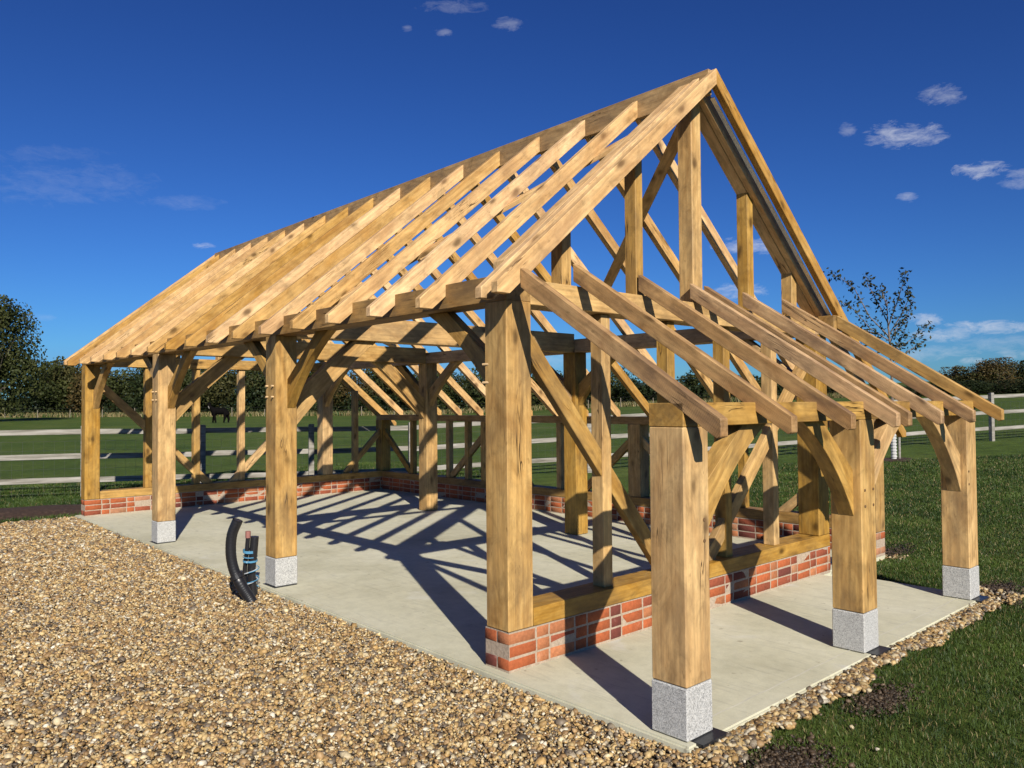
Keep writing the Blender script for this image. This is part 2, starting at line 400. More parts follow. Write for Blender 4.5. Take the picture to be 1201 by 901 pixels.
# curved knee braces
def knee(px, dirv, zb, zt, reach, w, th, thv, m=OAK, up_off=None, bulge=.055, foot=0.0):
    """px: point on post face at z=0; dirv: unit direction away from post; thv: thickness direction (unit) scaled by th"""
    p = Vector(px); dv = Vector(dirv)
    uo = up_off or w * 1.35
    lo = []
    a = Vector((0, zb)); b_ = Vector((reach, zt)); n = Vector((b_ - a)).normalized(); nn = Vector((-n.y, n.x))
    for i in range(9):
        t = i / 8; q = a.lerp(b_, t) + nn * bulge * 4 * t * (1 - t); lo.append(q)
    up = [Vector((reach - uo * 1.05, zt)), Vector((.0, zb + uo * 1.25))]
    if foot: up.insert(1, Vector((foot, zb + uo * 1.25 + foot * 1.1)))
    pts = lo + up
    W = [p + dv * q.x + Vector((0, 0, q.y)) for q in pts]
    gd = dv * n.x + Vector((0, 0, n.y))
    return member('knee_brace', W, Vector(thv) * th, gd, m, G, .0025)
# eave knees (in the plane of the front wall)
for y, sg in ((0.2, 1), (2.99, -1), (3.19, 1), (5.98, -1), (6.18, 1), (Y3, -1)):
    knee((.105, y + sg * .001, 0), (0, sg, 0), 1.54, HP - .001, .72, .15, .078, (1, 0, 0))
for y, sg in ((0.2, 1), (2.99, -1), (3.19, 1), (5.98, -1), (6.18, 1), (Y3, -1)):
    knee((3.83, y + sg * .001, 0), (0, sg, 0), 1.54, HP - .001, .72, .15, .078, (1, 0, 0))
# cross knees under the ties
for yy in (2.99, 5.98):
    knee((.201, yy + .06, 0), (1, 0, 0), 1.36, HP - .003, .86, .18, .08, (0, 1, 0), bulge=.03)
    knee((3.784, yy + .06, 0), (-1, 0, 0), 1.36, HP - .003, .86, .18, .08, (0, 1, 0), bulge=.03)
# lean-to knees
for x, sg in ((.171, 1), (1.826, -1), (2.028, 1), (3.719, -1)):
    knee((x, -1.20, 0), (sg, 0, 0), .845, HL - .001, .63, .17, .10, (0, 1, 0), bulge=.06)

# main rafters
def pr_rafter(y, th, side, foot=True, x0=None, top_off=0., ridge=.02, name='rafter', m=PINE, depth=.142):
    f = (lambda x: x) if side == 'f' else (lambda x: 4 - x)
    xs = -.2 if side == 'f' else -1.4
    if x0 is not None: xs = x0
    if name == 'barge_rafter': depth = .122
    lift = .018 if name == 'barge_rafter' else 0.
    line = lambda x: 2.392 + lift + .827 * x
    bot = lambda x: line(x) - depth
    xr = 2 - ridge
    if foot:
        zc = line(xs) - .062; xc = (zc - 2.392 + depth) / .827
        pts = [(xs, line(xs)), (xs, zc), (xc, zc), (xr, bot(xr)), (xr, line(xr))]
    else:
        pts = [(xs, line(xs)), (xs, bot(xs)), (xr, bot(xr)), (xr, line(xr))]
    W = [(f(x), y, z) for x, z in pts]
    gd = (1, 0, .827) if side == 'f' else (-1, 0, .827)
    return member(name, W, (0, th, 0), gd, m, G, .003)
ys = [.585 + .5675 * k for k in range(15)]
for sd in 'fr':
    pr_rafter(-.15, .055, sd, ridge=0.0, name='barge_rafter')
    pr_rafter(-.01, .056, sd, name='rafter')
    pr_rafter(.05, .10, sd, foot=False, x0=.03, name='principal_rafter', ridge=0.06)
    for y in ys:
        jy = random.uniform(-.012, .012)
        pr_rafter(y + jy, .056 + random.uniform(-.003, .003), sd, foot=(sd == 'f'), x0=None if sd == 'f' else -1.13)
    pr_rafter(Y3 + .10, .056, sd, name='rafter')
    pr_rafter(Y3 + .30, .055, sd, ridge=0.0, name='barge_rafter')
box('ridge_beam', 1.98, 2.02, -.093, Y3 + .295, 3.88, 4.074, 'y', OAKB, G)
# thin pale strip of unidentified material between the far slope gable rafters
member('pale_strip', [(2.06, -.088, rz(2.06) - .12), (4.12, -.088, 2.392 - .827 * .12 - .12), (4.12, -.088, 2.392 - .827 * .12 - .116), (2.06, -.088, rz(2.06) - .116)], (0, .036, 0), (1, 0, -.827), STRIP, G, .0)
# diagonal wind braces under the rafters
def wbrace(a, b, off, side):
    a = Vector(a); b = Vector(b)
    nrm = Vector((-.827, 0, 1)).normalized() if side == 'f' else Vector((.827, 0, 1)).normalized()
    d = (b - a).normalized(); w = nrm.cross(d).normalized() * .05
    member('wind_brace', [a - w, a + w, b + w, b - w], -nrm * .035, d, PINE, G, .002)
wbrace((.17, 2.42, rz(.17) - .134), (1.78, .12 + .06, rz(1.78) - .134), .1, 'f')
wbrace((3.75, 2.75, rz(3.75) - .134), (2.12, .20, rz(2.12) - .134), .1, 'r')
wbrace((.17, 6.8, rz(.17) - .134), (1.85, 9.0, rz(1.85) - .134), .1, 'f')
wbrace((3.75, 6.7, rz(3.75) - .134), (2.12, 9.0, rz(2.12) - .134), .1, 'r')

# lean-to rafters
def lrafter(x, y1, skew=0., th=.058, m=None):
    top = lambda y: 1.487 + .655 * (y + 1.45)
    y0 = -1.45; dz = .113
    pts = [(x, y0, top(y0)), (x, y0, top(y0) - .08), (x, y0 + .025, top(y0) - .088), (x + skew, y1, top(y1) - dz), (x + skew, y1, top(y1))]
    g_ = Vector((skew, y1 - y0, top(y1) - top(y0)))
    W = [Vector(p) for p in pts]
    for i, p in enumerate(W):
        W[i] = Vector((x + skew * (p.y - y0) / (y1 - y0), p.y, p.z))
    member('rafter', W, (th, 0, 0), g_, m or LEAN, G, .003)
for x, y1 in ((-.03, -.153), (.602, .03), (1.265, .03), (1.878, .03), (2.061, .03), (2.605, .03), (3.23, .03), (3.88, -.153)):
    lrafter(x, y1, m=OAK if x > 3.8 else None)
box('ledger', 3.83, 3.99, -.15, -.002, 2.20, 2.34, 'x', OAKB, G)

# brick plinths (Flemish bond, three courses), one mesh per wall
def bricks(name, x0, y0, x1, y1, axis, wall=.215):
    """wall along axis from (x0,y0) to (x1,y1); bricks on both faces + core"""
    V = []; F = []; C = []
    def cub(a0, a1, b0, b1, c0, c1, col, j=.0016):
        n = len(V); r = lambda: random.uniform(-j, j)
        bev = .004
        # bevelled slab: 8 corners x3 is heavy; chamfer only by insetting outer faces
        pts = []
        for (aa, bb, cc) in ((a0, b0, c0), (a1, b0, c0), (a1, b1, c0), (a0, b1, c0), (a0, b0, c1), (a1, b0, c1), (a1, b1, c1), (a0, b1, c1)):
            pts.append((aa + r(), bb + r(), cc + r()))
        V.extend(pts); C.extend([col] * 8)
        F.extend([(n, n + 3, n + 2, n + 1), (n + 4, n + 5, n + 6, n + 7), (n, n + 1, n + 5, n + 4), (n + 1, n + 2, n + 6, n + 5), (n + 2, n + 3, n + 7, n + 6), (n + 3, n, n + 4, n + 7)])
    L = (x1 - x0) if axis == 'x' else (y1 - y0)
    def col():
        t = random.random()
        if t < .10: c = (.13, .035, .025)
        elif t < .3: c = (.24, .062, .03)
        elif t < .80: c = (.35, .092, .032)
        elif t < .94: c = (.37, .14, .06)
        else: c = (.36, .17, .09)
        k = random.uniform(.85, 1.12); return (c[0] * k, c[1] * k, c[2] * k, 1)
    for cidx in range(3):
        z = .012 + cidx * .0745; zt = z + .0645
        a = 0.; k = 0; stretch = (cidx % 2 == 0)
        if not stretch: pass
        off = 0 if stretch else -(.1025 + .01 + .0513) + .056
        a = off
        st = stretch
        while a < L - .03:
            w = .215 if st else .1025
            s0 = max(a, 0); s1 = min(a + w, L)
            if s1 - s0 > .03:
                h = wall / 2 - .006
                e0 = random.uniform(0, .0035); e1 = random.uniform(0, .0035)
                if axis == 'x':
                    cub(x0 + s0, x0 + s1, y0 + e0, y0 + h, z, zt, col()); cub(x0 + s0, x0 + s1, y0 + wall - h, y0 + wall - e1, z, zt, col())
                else:
                    cub(x0 + e0, x0 + h, y0 + s0, y0 + s1, z, zt, col()); cub(x0 + wall - h, x0 + wall - e1, y0 + s0, y0 + s1, z, zt, col())
            a += w + .0105; st = not st
    me = mesh_np(name, np.array(V), np.array(F), np.array(C))
    bm = bmesh.new(); bm.from_mesh(me)
    bmesh.ops.bevel(bm, geom=bm.edges[:], offset=.0035, segments=1, affect='EDGES')
    bmesh.ops.recalc_face_normals(bm, faces=bm.faces); bm.to_mesh(me); bm.free()
    o = link(name, me, BRICK, G)
    i = .0035
    if axis == 'x': cb = (x0 + i, x1 - i, y0 + i, y0 + wall - i)
    else: cb = (x0 + i, x0 + wall - i, y0 + i, y1 - i)
    bm = bmesh.new()
    vs = [bm.verts.new(p) for p in ((cb[0], cb[2], -.01), (cb[1], cb[2], -.01), (cb[1], cb[3], -.01), (cb[0], cb[3], -.01), (cb[0], cb[2], PL - .003), (cb[1], cb[2], PL - .003), (cb[1], cb[3], PL - .003), (cb[0], cb[3], PL - .003))]
    for f in ((0, 3, 2, 1), (4, 5, 6, 7), (0, 1, 5, 4), (1, 2, 6, 5), (2, 3, 7, 6), (3, 0, 4, 7)): bm.faces.new([vs[q] for q in f])
    bmobj('mortar', bm, MORT, o)
bricks('brick_plinth', 0, 0, 3.995, 0, 'x')
bricks('brick_plinth', 0, Y3 - .015, 5.2, 0, 'x')
bricks('brick_plinth', 4.985, 0, 0, Y3 - .03, 'y')

# ------------------------------------------------------------------ slab
def slab():
    bm = bmesh.new()
    out = [(-.065, -1.285), (3.74, -1.285), (3.965, -1.285), (3.965, -.32), (3.80, -.30), (3.80, .012), (5.21, .012), (5.21, Y3 + .27), (-.065, Y3 + .27)]
    t = [bm.verts.new((x, y, 0)) for x, y in out]; bt = [bm.verts.new((x, y, -.16)) for x, y in out]
    bm.faces.new(t); bm.faces.new(bt[::-1]); n = len(out)
    for i in range(n): bm.faces.new((t[i], bt[i], bt[(i + 1) % n], t[(i + 1) % n]))
    bmesh.ops.recalc_face_normals(bm, faces=bm.faces)
    bmesh.ops.bevel(bm, geom=[e for e in bm.edges if abs(e.verts[0].co.z) < 1e-6 and abs(e.verts[1].co.z) < 1e-6], offset=.01, segments=2, affect='EDGES')
    o = bmobj('concrete_slab', bm, CONC); o['kind'] = 'structure'
    return o
slab()
# tooled line along the outer edge of the lean-to floor
JL = simple('joint_line', (.52, .50, .41), .85)
bm = bmesh.new()
pp = []
for i in range(60):
    x = -.02 + 3.93 * i / 59; y = -1.155 + .003 * math.sin(i * 1.3)
    pp.append((x, y))
for i in range(59):
    (xa, ya), (xb, yb) = pp[i], pp[i + 1]; w = .005
    bm.faces.new([bm.verts.new(q) for q in ((xa, ya - w, .0035), (xb, yb - w, .0035), (xb, yb + w, .0035), (xa, ya + w, .0035))])
o = bmobj('slab_edge_line', bm, JL); o['kind'] = 'structure'
# ------------------------------------------------------------------ ground sheets
def grid(xs, ys_, zf, name, m):
    X, Y = np.meshgrid(xs, ys_, indexing='ij'); Z = np.vectorize(zf)(X, Y)
    V = np.stack([X, Y, Z], -1).reshape(-1, 3); nx, ny = len(xs), len(ys_)
    i = np.arange(nx - 1)[:, None] * ny + np.arange(ny - 1)[None]; i = i.ravel()
    F = np.stack([i, i + ny, i + ny + 1, i + 1], -1)
    me = mesh_np(name, V, F, smooth=True); o = link(name, me, m); return o
def axis_pts(lo, hi, c0, c1, fine):
    a = list(np.arange(c0, c1 + 1e-6, fine)); st = fine; x = c1
    while x < hi: st *= 1.22; x += st; a.append(min(x, hi))
    st = fine; x = c0
    while x > lo: st *= 1.22; x -= st; a.insert(0, max(x, lo))
    return np.unique(np.array(a))
gx = axis_pts(-900, 1500, -14, 30, .5); gy = axis_pts(-600, 1500, -9, 26, .5)
o = grid(gx, gy, terr, 'grass_field', GRND); o['kind'] = 'structure'

def wob(v, a=.05, f=1.7, sd=0.): return a * (mnoise.noise(Vector((v * f, sd, 3.1))) + .5 * mnoise.noise(Vector((v * f * 3.1, sd, 9.)))) * 2
def poly_sheet(name, pts, z, m):
    bm = bmesh.new(); f = bm.faces.new([bm.verts.new((x, y, z)) for x, y in pts]); bmesh.ops.triangulate(bm, faces=[f])
    o = bmobj(name, bm, m); o['kind'] = 'structure'; return o
# gravel outline: yard to the left + narrow strip along the lean-to
def yard_right(y):      # right hand limit of the yard in front of the lean-to (y < -1.3)
    return .05 + .05 * (-1.4 - y) + wob(y, .05, 2.3, 5)
def strip_out(x):       # outer limit of strip
    return -1.425 + .03 * min(x, 2) + wob(x, .06, 2.6, 1)
gp = [(-14, 9.30)]
gp += [(-14 + .35 * i, 9.42 + wob(-14 + .35 * i, .06, 1.3) - .04 * max(0, 0)) for i in range(40)]
gp += [(-.03, 9.32), (-.03, -1.25), (3.95, -1.25)]
gp += [(4.10, -1.27), (4.12, -1.40)]
gp += [(x, strip_out(x)) for x in np.arange(4.0, .05, -.12)]
gp += [(yard_right(y), y) for y in np.arange(-1.55, -8, -.25)] + [(.3, -8), (-14, -8)]
poly_sheet('gravel_bed', gp[1:], -.047, BED)

# soil patches
def patch(name, cx, cy, rx, ry, ang, h, sd, n=26):
    bm = bmesh.new(); ring = []
    ca, sa = math.cos(ang), math.sin(ang)
    c0 = bm.verts.new((cx, cy, terr(cx, cy) + h))
    rings = []
    for k, f in enumerate((.35, .7, 1.)):
        rg = []
        for i in range(n):
            a = 2 * math.pi * i / n; rr = 1 + .35 * mnoise.noise(Vector((math.cos(a) * 1.6, math.sin(a) * 1.6, sd)))
            x, y = rx * rr * f * math.cos(a), ry * rr * f * math.sin(a)
            X, Y = cx + x * ca - y * sa, cy + x * sa + y * ca
            hh = h * (1 - f ** 2) + (.012 if f < 1 else .005) * (1 + mnoise.noise(Vector((X * 6, Y * 6, sd))))
            rg.append(bm.verts.new((X, Y, terr(X, Y) + hh)))
        rings.append(rg)
    for i in range(n): bm.faces.new((c0, rings[0][i], rings[0][(i + 1) % n]))
    for k in range(2):
        for i in range(n): bm.faces.new((rings[k][i], rings[k + 1][i], rings[k + 1][(i + 1) % n], rings[k][(i + 1) % n]))
    o = bmobj(name, bm, SOIL, smooth=True); o['kind'] = 'structure'; return o
patch('soil_mound', -.55, 10.35, 1.7, .55, -.15, .10, 1.)

# ------------------------------------------------------------------ gravel stones
ico = bmesh.new(); bmesh.ops.create_icosphere(ico, subdivisions=1, radius=1); IV = np.array([v.co[:] for v in ico.verts]); IF = np.array([[v.index for v in f.verts] for f in ico.faces]); ico.free()
def inside_frame(x, y, mg=.06):
    dx, dy = x - camC.x, y - camC.y
    t = dx * .6737 + dy * .739; sx = (dx * .7391 - dy * .6735) / np.maximum(t, .1)
    vy = 1.6 / np.maximum(t, .1)
    return (t > 2.6) & (np.abs(sx) < .6525 + mg + .25 / np.maximum(t, 1)), t
def stones(name, xy, size, z, pal, pw):
    n = len(xy)
    k = rng.choice(len(pal), n, p=pw); col = np.array(pal)[k] * rng.uniform(.75, 1.2, (n, 1))
    base = np.repeat(IV[None], n, 0) * (1 + rng.uniform(-.36, .30, (n, 12, 1)))
    sc = size[:, None] * np.stack([rng.uniform(.7, 1.25, n), rng.uniform(.6, 1.0, n), rng.uniform(.4, .7, n)], -1)
    base = base * sc[:, None]
    # random tilt + yaw
    ya = rng.uniform(0, 2 * np.pi, n); ti = rng.normal(0, .45, n); ti2 = rng.normal(0, .45, n)
    def rotm(a, ax):
        c, s_ = np.cos(a), np.sin(a); M = np.zeros((n, 3, 3)); M[:, ax, ax] = 1; i, j = [(1, 2), (0, 2), (0, 1)][ax]
        M[:, i, i] = c; M[:, j, j] = c; M[:, i, j] = -s_; M[:, j, i] = s_; return M
    M = rotm(ya, 2) @ rotm(ti, 0) @ rotm(ti2, 1)
    V = np.einsum('nij,nkj->nki', M, base); V[:, :, 0] += xy[:, 0:1]; V[:, :, 1] += xy[:, 1:2]; V[:, :, 2] += z[:, None]
    F = (IF[None] + 12 * np.arange(n)[:, None, None]).reshape(-1, 3)
    C = np.concatenate([np.repeat(col, 12, 0), np.ones((n * 12, 1))], 1)
    return mesh_np(name, V.reshape(-1, 3), F, C)
PAL = [(.37, .235, .09), (.46, .33, .15), (.22, .135, .058), (.51, .42, .26), (.56, .50, .38), (.14, .108, .075), (.32, .205, .095), (.26, .215, .15), (.065, .05, .034)]
PW = np.array([.17, .19, .15, .12, .045, .11, .11, .07, .045]); PW = PW / PW.sum()
N0 = 560000
x = rng.uniform(-9, .12, N0); y = rng.uniform(-2.9, 9.45, N0)
ok, t = inside_frame(x, y)
keep = ok & (rng.random(N0) < np.clip((6.0 / np.maximum(t, .1)) ** 1.3, .16, 1))
yr = np.array([yard_right(v) for v in y]); jit = rng.normal(0, .025, N0)
keep &= np.where(y > -1.29, x < -.045 + np.minimum(jit, .02) - .0, x < yr + jit * 1.5)
keep &= y < 9.40 + jit * 2
keep &= ~((x > -.075) & (y > -.02) & (y < .24))
x, y, t = x[keep], y[keep], t[keep]
size = rng.lognormal(np.log(.0100), .40, len(x)) * np.clip(t / 6.5, 1, 1.6)
size = np.clip(size, .006, .034)
low = np.array([.012 * mnoise.noise(Vector((a * .9, b * .9, 0))) for a, b in zip(x, y)])
z = -.041 + low * .6 + rng.uniform(0, .014, len(x))
me = stones('gravel', np.stack([x, y], -1), size, z, PAL, PW); o = link('gravel', me, STONE)
tag(o, 'golden and grey flint shingle covering the yard in front of the garage', 'gravel', kind='stuff')
def crumbs(name, spots, label):
    X_, Y_, S_ = [], [], []
    for cx, cy, rx, ry, nn in spots:
        X_.append(rng.normal(cx, rx, nn)); Y_.append(rng.normal(cy, ry, nn)); S_.append(np.clip(rng.lognormal(np.log(.0055), .5, nn), .002, .02))
    X_, Y_, S_ = map(np.concatenate, (X_, Y_, S_))
    k_ = ~((X_ < 4.0) & (Y_ > -1.33) & (Y_ < 9.3) & (X_ > -.1)) & ~((Y_ > -.1) & (X_ < 5.3) & (Y_ < 9.35) & (X_ > -.1)); X_, Y_, S_ = X_[k_], Y_[k_], S_[k_]
    Z_ = np.array([terr(a, b) for a, b in zip(X_, Y_)]) + S_ * .4 + rng.uniform(0, .012, len(X_))
    me = stones(name, np.stack([X_, Y_], -1), S_, Z_, [(.034, .022, .012), (.055, .036, .02), (.10, .07, .042), (.02, .014, .009)], np.array([.35, .3, .15, .2]))
    o = link(name, me, STONE); tag(o, label, 'soil', kind='stuff')
crumbs('loose_soil', [(.20, -1.62, .13, .08, 4200), (1.26, -1.58, .13, .06, 2400), (4.45, -1.22, .20, .09, 3200), (4.15, -1.5, .12, .05, 500), (5.55, .1, .3, .1, 1500)], 'crumbly dark brown soil patches between the pale stone band and the lawn')
crumbs('soil_heap', [(-.7, 10.3, .75, .28, 9000), (-1.9, 10.6, .6, .25, 4000)], 'heap of dark earth at the far left corner past the gravel')
# strip
n = 8200
xs = rng.uniform(-.05, 4.35, n); so = np.array([strip_out(v) for v in xs])
u_ = rng.random(n); ysx = -1.288 + (so + 1.288 - .02) * u_ ** .9 + rng.normal(0, .012, n)
ysx = np.where(xs > 3.95, rng.uniform(-1.46, -1.05, n), ysx)
kk = ysx < -1.28; kk |= xs > 3.99
kk &= ~((xs > 4.0) & (rng.random(n) > .55 - (xs - 4.0)))
xs, ysx = xs[kk], ysx[kk]
me = stones('gravel_strip', np.stack([xs, ysx], -1), np.clip(rng.lognormal(np.log(.0145), .36, len(xs)), .007, .03), -.035 + rng.uniform(0, .02, len(xs)), [tuple(.84 * q for q in c_) for c_ in PAL], PW)
o = link('gravel_strip', me, STONE); tag(o, 'narrow band of pale stones between the lean-to slab and the lawn', 'gravel', kind='stuff')
xq = rng.normal(5.32, .09, 260); yq = rng.normal(-.04, .05, 260); xq = xq[:90]; yq = yq[:90]
me = stones('corner_stones', np.stack([xq, yq], -1), rng.uniform(.007, .016, 90), np.full(90, -.045), PAL[2:4], np.array([.5, .5]))
o = link('corner_stones', me, STONE); tag(o, 'small spill of pale stones at the rear gable corner of the brick plinth', 'stones', kind='stuff')
# stray stones on the lawn
sx = np.array([.62, .78, .42, 2.4, 3.3]); sy = np.array([-1.83, -1.64, -1.93, -1.95, -1.9])
me = stones('stray_stones', np.stack([sx, sy], -1), rng.uniform(.012, .022, len(sx)), np.full(len(sx), -.035), PAL[3:5], np.array([.5, .5]))
o = link('stray_stones', me, STONE); tag(o, 'few loose pale stones scattered on the lawn edge', 'stones', kind='stuff')

# ------------------------------------------------------------------ grass blades
def blades(name, x, y, h, w, label, yellow=.05, zoff=0.):
    n = len(x); z = np.array([terr(a, b) for a, b in zip(x, y)]) + zoff
    a = rng.uniform(0, 2 * np.pi, n); lean = rng.uniform(.1, .9, n) * h; la = rng.uniform(0, 2 * np.pi, n)
    dx, dy = np.cos(a) * w, np.sin(a) * w
    b0 = np.stack([x - dx, y - dy, z], -1); b1 = np.stack([x + dx, y + dy, z], -1)
    mx, my = x + np.cos(la) * lean * .35, y + np.sin(la) * lean * .35
    m0 = np.stack([mx - dx * .8, my - dy * .8, z + h * .6], -1); m1 = np.stack([mx + dx * .8, my + dy * .8, z + h * .6], -1)
    tp = np.stack([x + np.cos(la) * lean, y + np.sin(la) * lean, z + h], -1)
    V = np.stack([b0, b1, m0, m1, tp], 1).reshape(-1, 3)
    T = np.array([[0, 1, 3], [0, 3, 2], [2, 3, 4]]); F = (T[None] + 5 * np.arange(n)[:, None, None]).reshape(-1, 3)
    lowf = np.array([mnoise.noise(Vector((p * 1.3, q * 1.3, 7))) + .7 * mnoise.noise(Vector((p * 5, q * 5, 17))) for p, q in zip(x, y)])
    c0 = np.array([.014, .034, .005]); c1 = np.array([.062, .098, .016]); f = np.clip(.40 + .75 * lowf + rng.normal(0, .18, n), 0, 1)[:, None]
    col = c0 * (1 - f) + c1 * f
    yl = rng.random(n) < yellow; col[yl] = np.array([.20, .16, .07]) * rng.uniform(.6, 1.2, (yl.sum(), 1))
    C = np.concatenate([np.repeat(col, 5, 0), np.ones((n * 5, 1))], 1)
    o = link(name, mesh_np(name, V, F, C), BLADE); tag(o, label, 'grass', kind='stuff'); return o
def in_soil(x, y):
    r = np.zeros(len(x), bool)
    for cx, cy, rx, ry in ((-.55, 10.35, 1.6, .5), (.20, -1.62, .2, .12), (1.26, -1.58, .2, .09), (4.45, -1.22, .3, .14), (5.5, .1, .4, .15)):
        r |= ((x - cx) / rx) ** 2 + ((y - cy) / ry) ** 2 < .9 + rng.normal(0, .25, len(x))
    return r
n = 2100000
x = rng.uniform(.0, 22, n); y = rng.uniform(-6, 5.2, n); ok, t = inside_frame(x, y)
keep = ok & (t < 17) & (rng.random(n) < np.clip((6.2 / np.maximum(t, .1)) ** 2.0, .05, 1) * 1.0)
keep &= ~((y > -1.3) & (x < 4.0)); keep &= ~((y > -.05) & (x < 5.32))
idx = np.where(keep)[0]
so = np.array([strip_out(v) for v in x[idx]]); yr = np.array([yard_right(v) for v in y[idx]])
g1 = ~((x[idx] < 4.1) & (y[idx] > so + rng.normal(0, .02, len(idx)))) & (x[idx] > yr + .05 + rng.normal(0, .03, len(idx)))
idx = idx[g1]; idx = idx[~in_soil(x[idx], y[idx])]
x, y, t = x[idx], y[idx], t[idx]
h = rng.uniform(.014, .036, len(x)) * np.clip(t / 9, 1, 1.25); w = rng.uniform(.0010, .0022, len(x)) * np.clip(t / 5, 1, 3.5)
blades('lawn_grass', x, y, h, w, 'short dark mown lawn grass beside the lean-to', .09)
n = 160000
x = rng.uniform(-4, 9, n); y = rng.uniform(9.3, 15, n); ok, t = inside_frame(x, y)
keep = ok & ~((x > -.1) & (x < 5.3) & (y < 9.4)) & ~((x < -.1) & (y < 9.55 + rng.normal(0, .08, n)))
x, y, t = x[keep], y[keep], t[keep]; k2 = ~in_soil(x, y); x, y, t = x[k2], y[k2], t[k2]
blades('paddock_grass', x, y, rng.uniform(.02, .06, len(x)), rng.uniform(.003, .006, len(x)), 'longer green grass behind the garage along the fence', .04)

n = 16000
uu = rng.uniform(-40, 1060, n); tt = 104 - .012 * uu + rng.uniform(-2.5, 2.5, n)
x = camC.x + .6737 * tt + .7391 * (uu - 600.5) / 920.28 * tt; y = camC.y + .7390 * tt - .6735 * (uu - 600.5) / 920.28 * tt
blades('rough_grass', x, y, rng.uniform(.25, .7, n), rng.uniform(.03, .06, n), 'tall straw coloured rough grass along the foot of the far hedge', .62)

# ------------------------------------------------------------------ fence behind
fa = Vector((-.57, 11.8)); fb = Vector((20.4, 2.7)); fd = (fb - fa).normalized(); fn = Vector((-fd.y, fd.x))
fa = fa + fn * .45; fb = fb + fn * .45
span = 1.9228; p_ref = None
# photo columns of known posts fix the phase: column 1162
def fence_pt(k): 
    q = FREF + fd * span * k; return q
FREF = fa + fd * 22.291
FEN = empty('paddock_fence', (FREF.x, FREF.y, terr(FREF.x, FREF.y)))
tag(FEN, 'long weathered grey post and rail fence with wire mesh behind the garage', 'fence')
k0, k1 = -17, 5
tops = {}
for k in range(k0, k1 + 1):
    q = fence_pt(k); gz = terr(q.x, q.y); tops[k] = gz
    M = Matrix.Rotation(math.atan2(fd.y, fd.x), 4, 'Z'); M.translation = (q.x, q.y, gz)
    bm = bmesh.new(); bmesh.ops.create_cube(bm, size=1)
    for v in bm.verts:
        v.co.x *= .10; v.co.y *= .10; v.co.z = (v.co.z + .5) * 1.42 - .15
        if v.co.z > 1 and v.co.y > 0: v.co.z -= .02
    bmesh.ops.bevel(bm, geom=bm.edges[:], offset=.006, segments=1, affect='EDGES')
    # stand the post with its grain up
    bmobj('post', bm, RAIL, FEN, M)
for zr in (1.16, .74, .32):
    for k in range(k0, k1):
        a = fence_pt(k); b2 = fence_pt(k + 1)
        A = Vector((a.x, a.y, tops[k] + zr + random.uniform(-.012, .012))); B = Vector((b2.x, b2.y, tops[k + 1] + zr + random.uniform(-.012, .012)))
        A += Vector((fn.x, fn.y, 0)) * .052; B += Vector((fn.x, fn.y, 0)) * .052
        d = (B - A); e = Vector((0, 0, .046))
        member('rail', [A - e + d.normalized() * .004, B - e - d.normalized() * .004, B + e - d.normalized() * .004, A + e + d.normalized() * .004], Vector((fn.x, fn.y, 0)) * .035, d, RAIL, FEN, .004)
bm = bmesh.new()
for k in range(k0, k1):
    a = fence_pt(k); b2 = fence_pt(k + 1)
    for zz in (.1, .22, .36, .52, .68, .84, 1.0):
        o3 = Vector((fn.x, fn.y, 0)) * .095
        tube([Vector((a.x, a.y, tops[k] + zz)) + o3, Vector((b2.x, b2.y, tops[k + 1] + zz)) + o3], .0018, 3, False, bm)
    for j in range(12):
        f = j / 12; q = a.lerp(b2, f); zg = tops[k] * (1 - f) + tops[k + 1] * f
        tube([(q.x + fn.x * .095, q.y + fn.y * .095, zg + .05), (q.x + fn.x * .095, q.y + fn.y * .095, zg + 1.0)], .0015, 3, False, bm)
bmobj('wire_mesh', bm, WIRE, FEN)

# far boundary: thin posts in front of the hedge
FF = empty('boundary_fence', (*at(7, 100), terr(*at(7, 100))))
tag(FF, 'thin wooden stakes of a wire fence along the distant hedge', 'fence')
prevp = None; bmw = bmesh.new()
for i in range(34):
    u = -70 + i * 38; tt = 100 - (u / 1200) * 12
    X_, Y_ = at(u, tt); z_ = terr(X_, Y_)
    bm = tube([(X_, Y_, z_ - .1), (X_ + random.uniform(-.05, .05), Y_, z_ + random.uniform(.9, 1.15))], .045, 6); bmobj('stake', bm, STAKE, FF)
    if prevp:
        for zz in (.4, .8, 1.15): tube([(prevp[0], prevp[1], prevp[2] + zz), (X_, Y_, z_ + zz)], .006, 3, False, bmw)
    prevp = (X_, Y_, z_)
bmobj('wire', bmw, WIRE, FF)

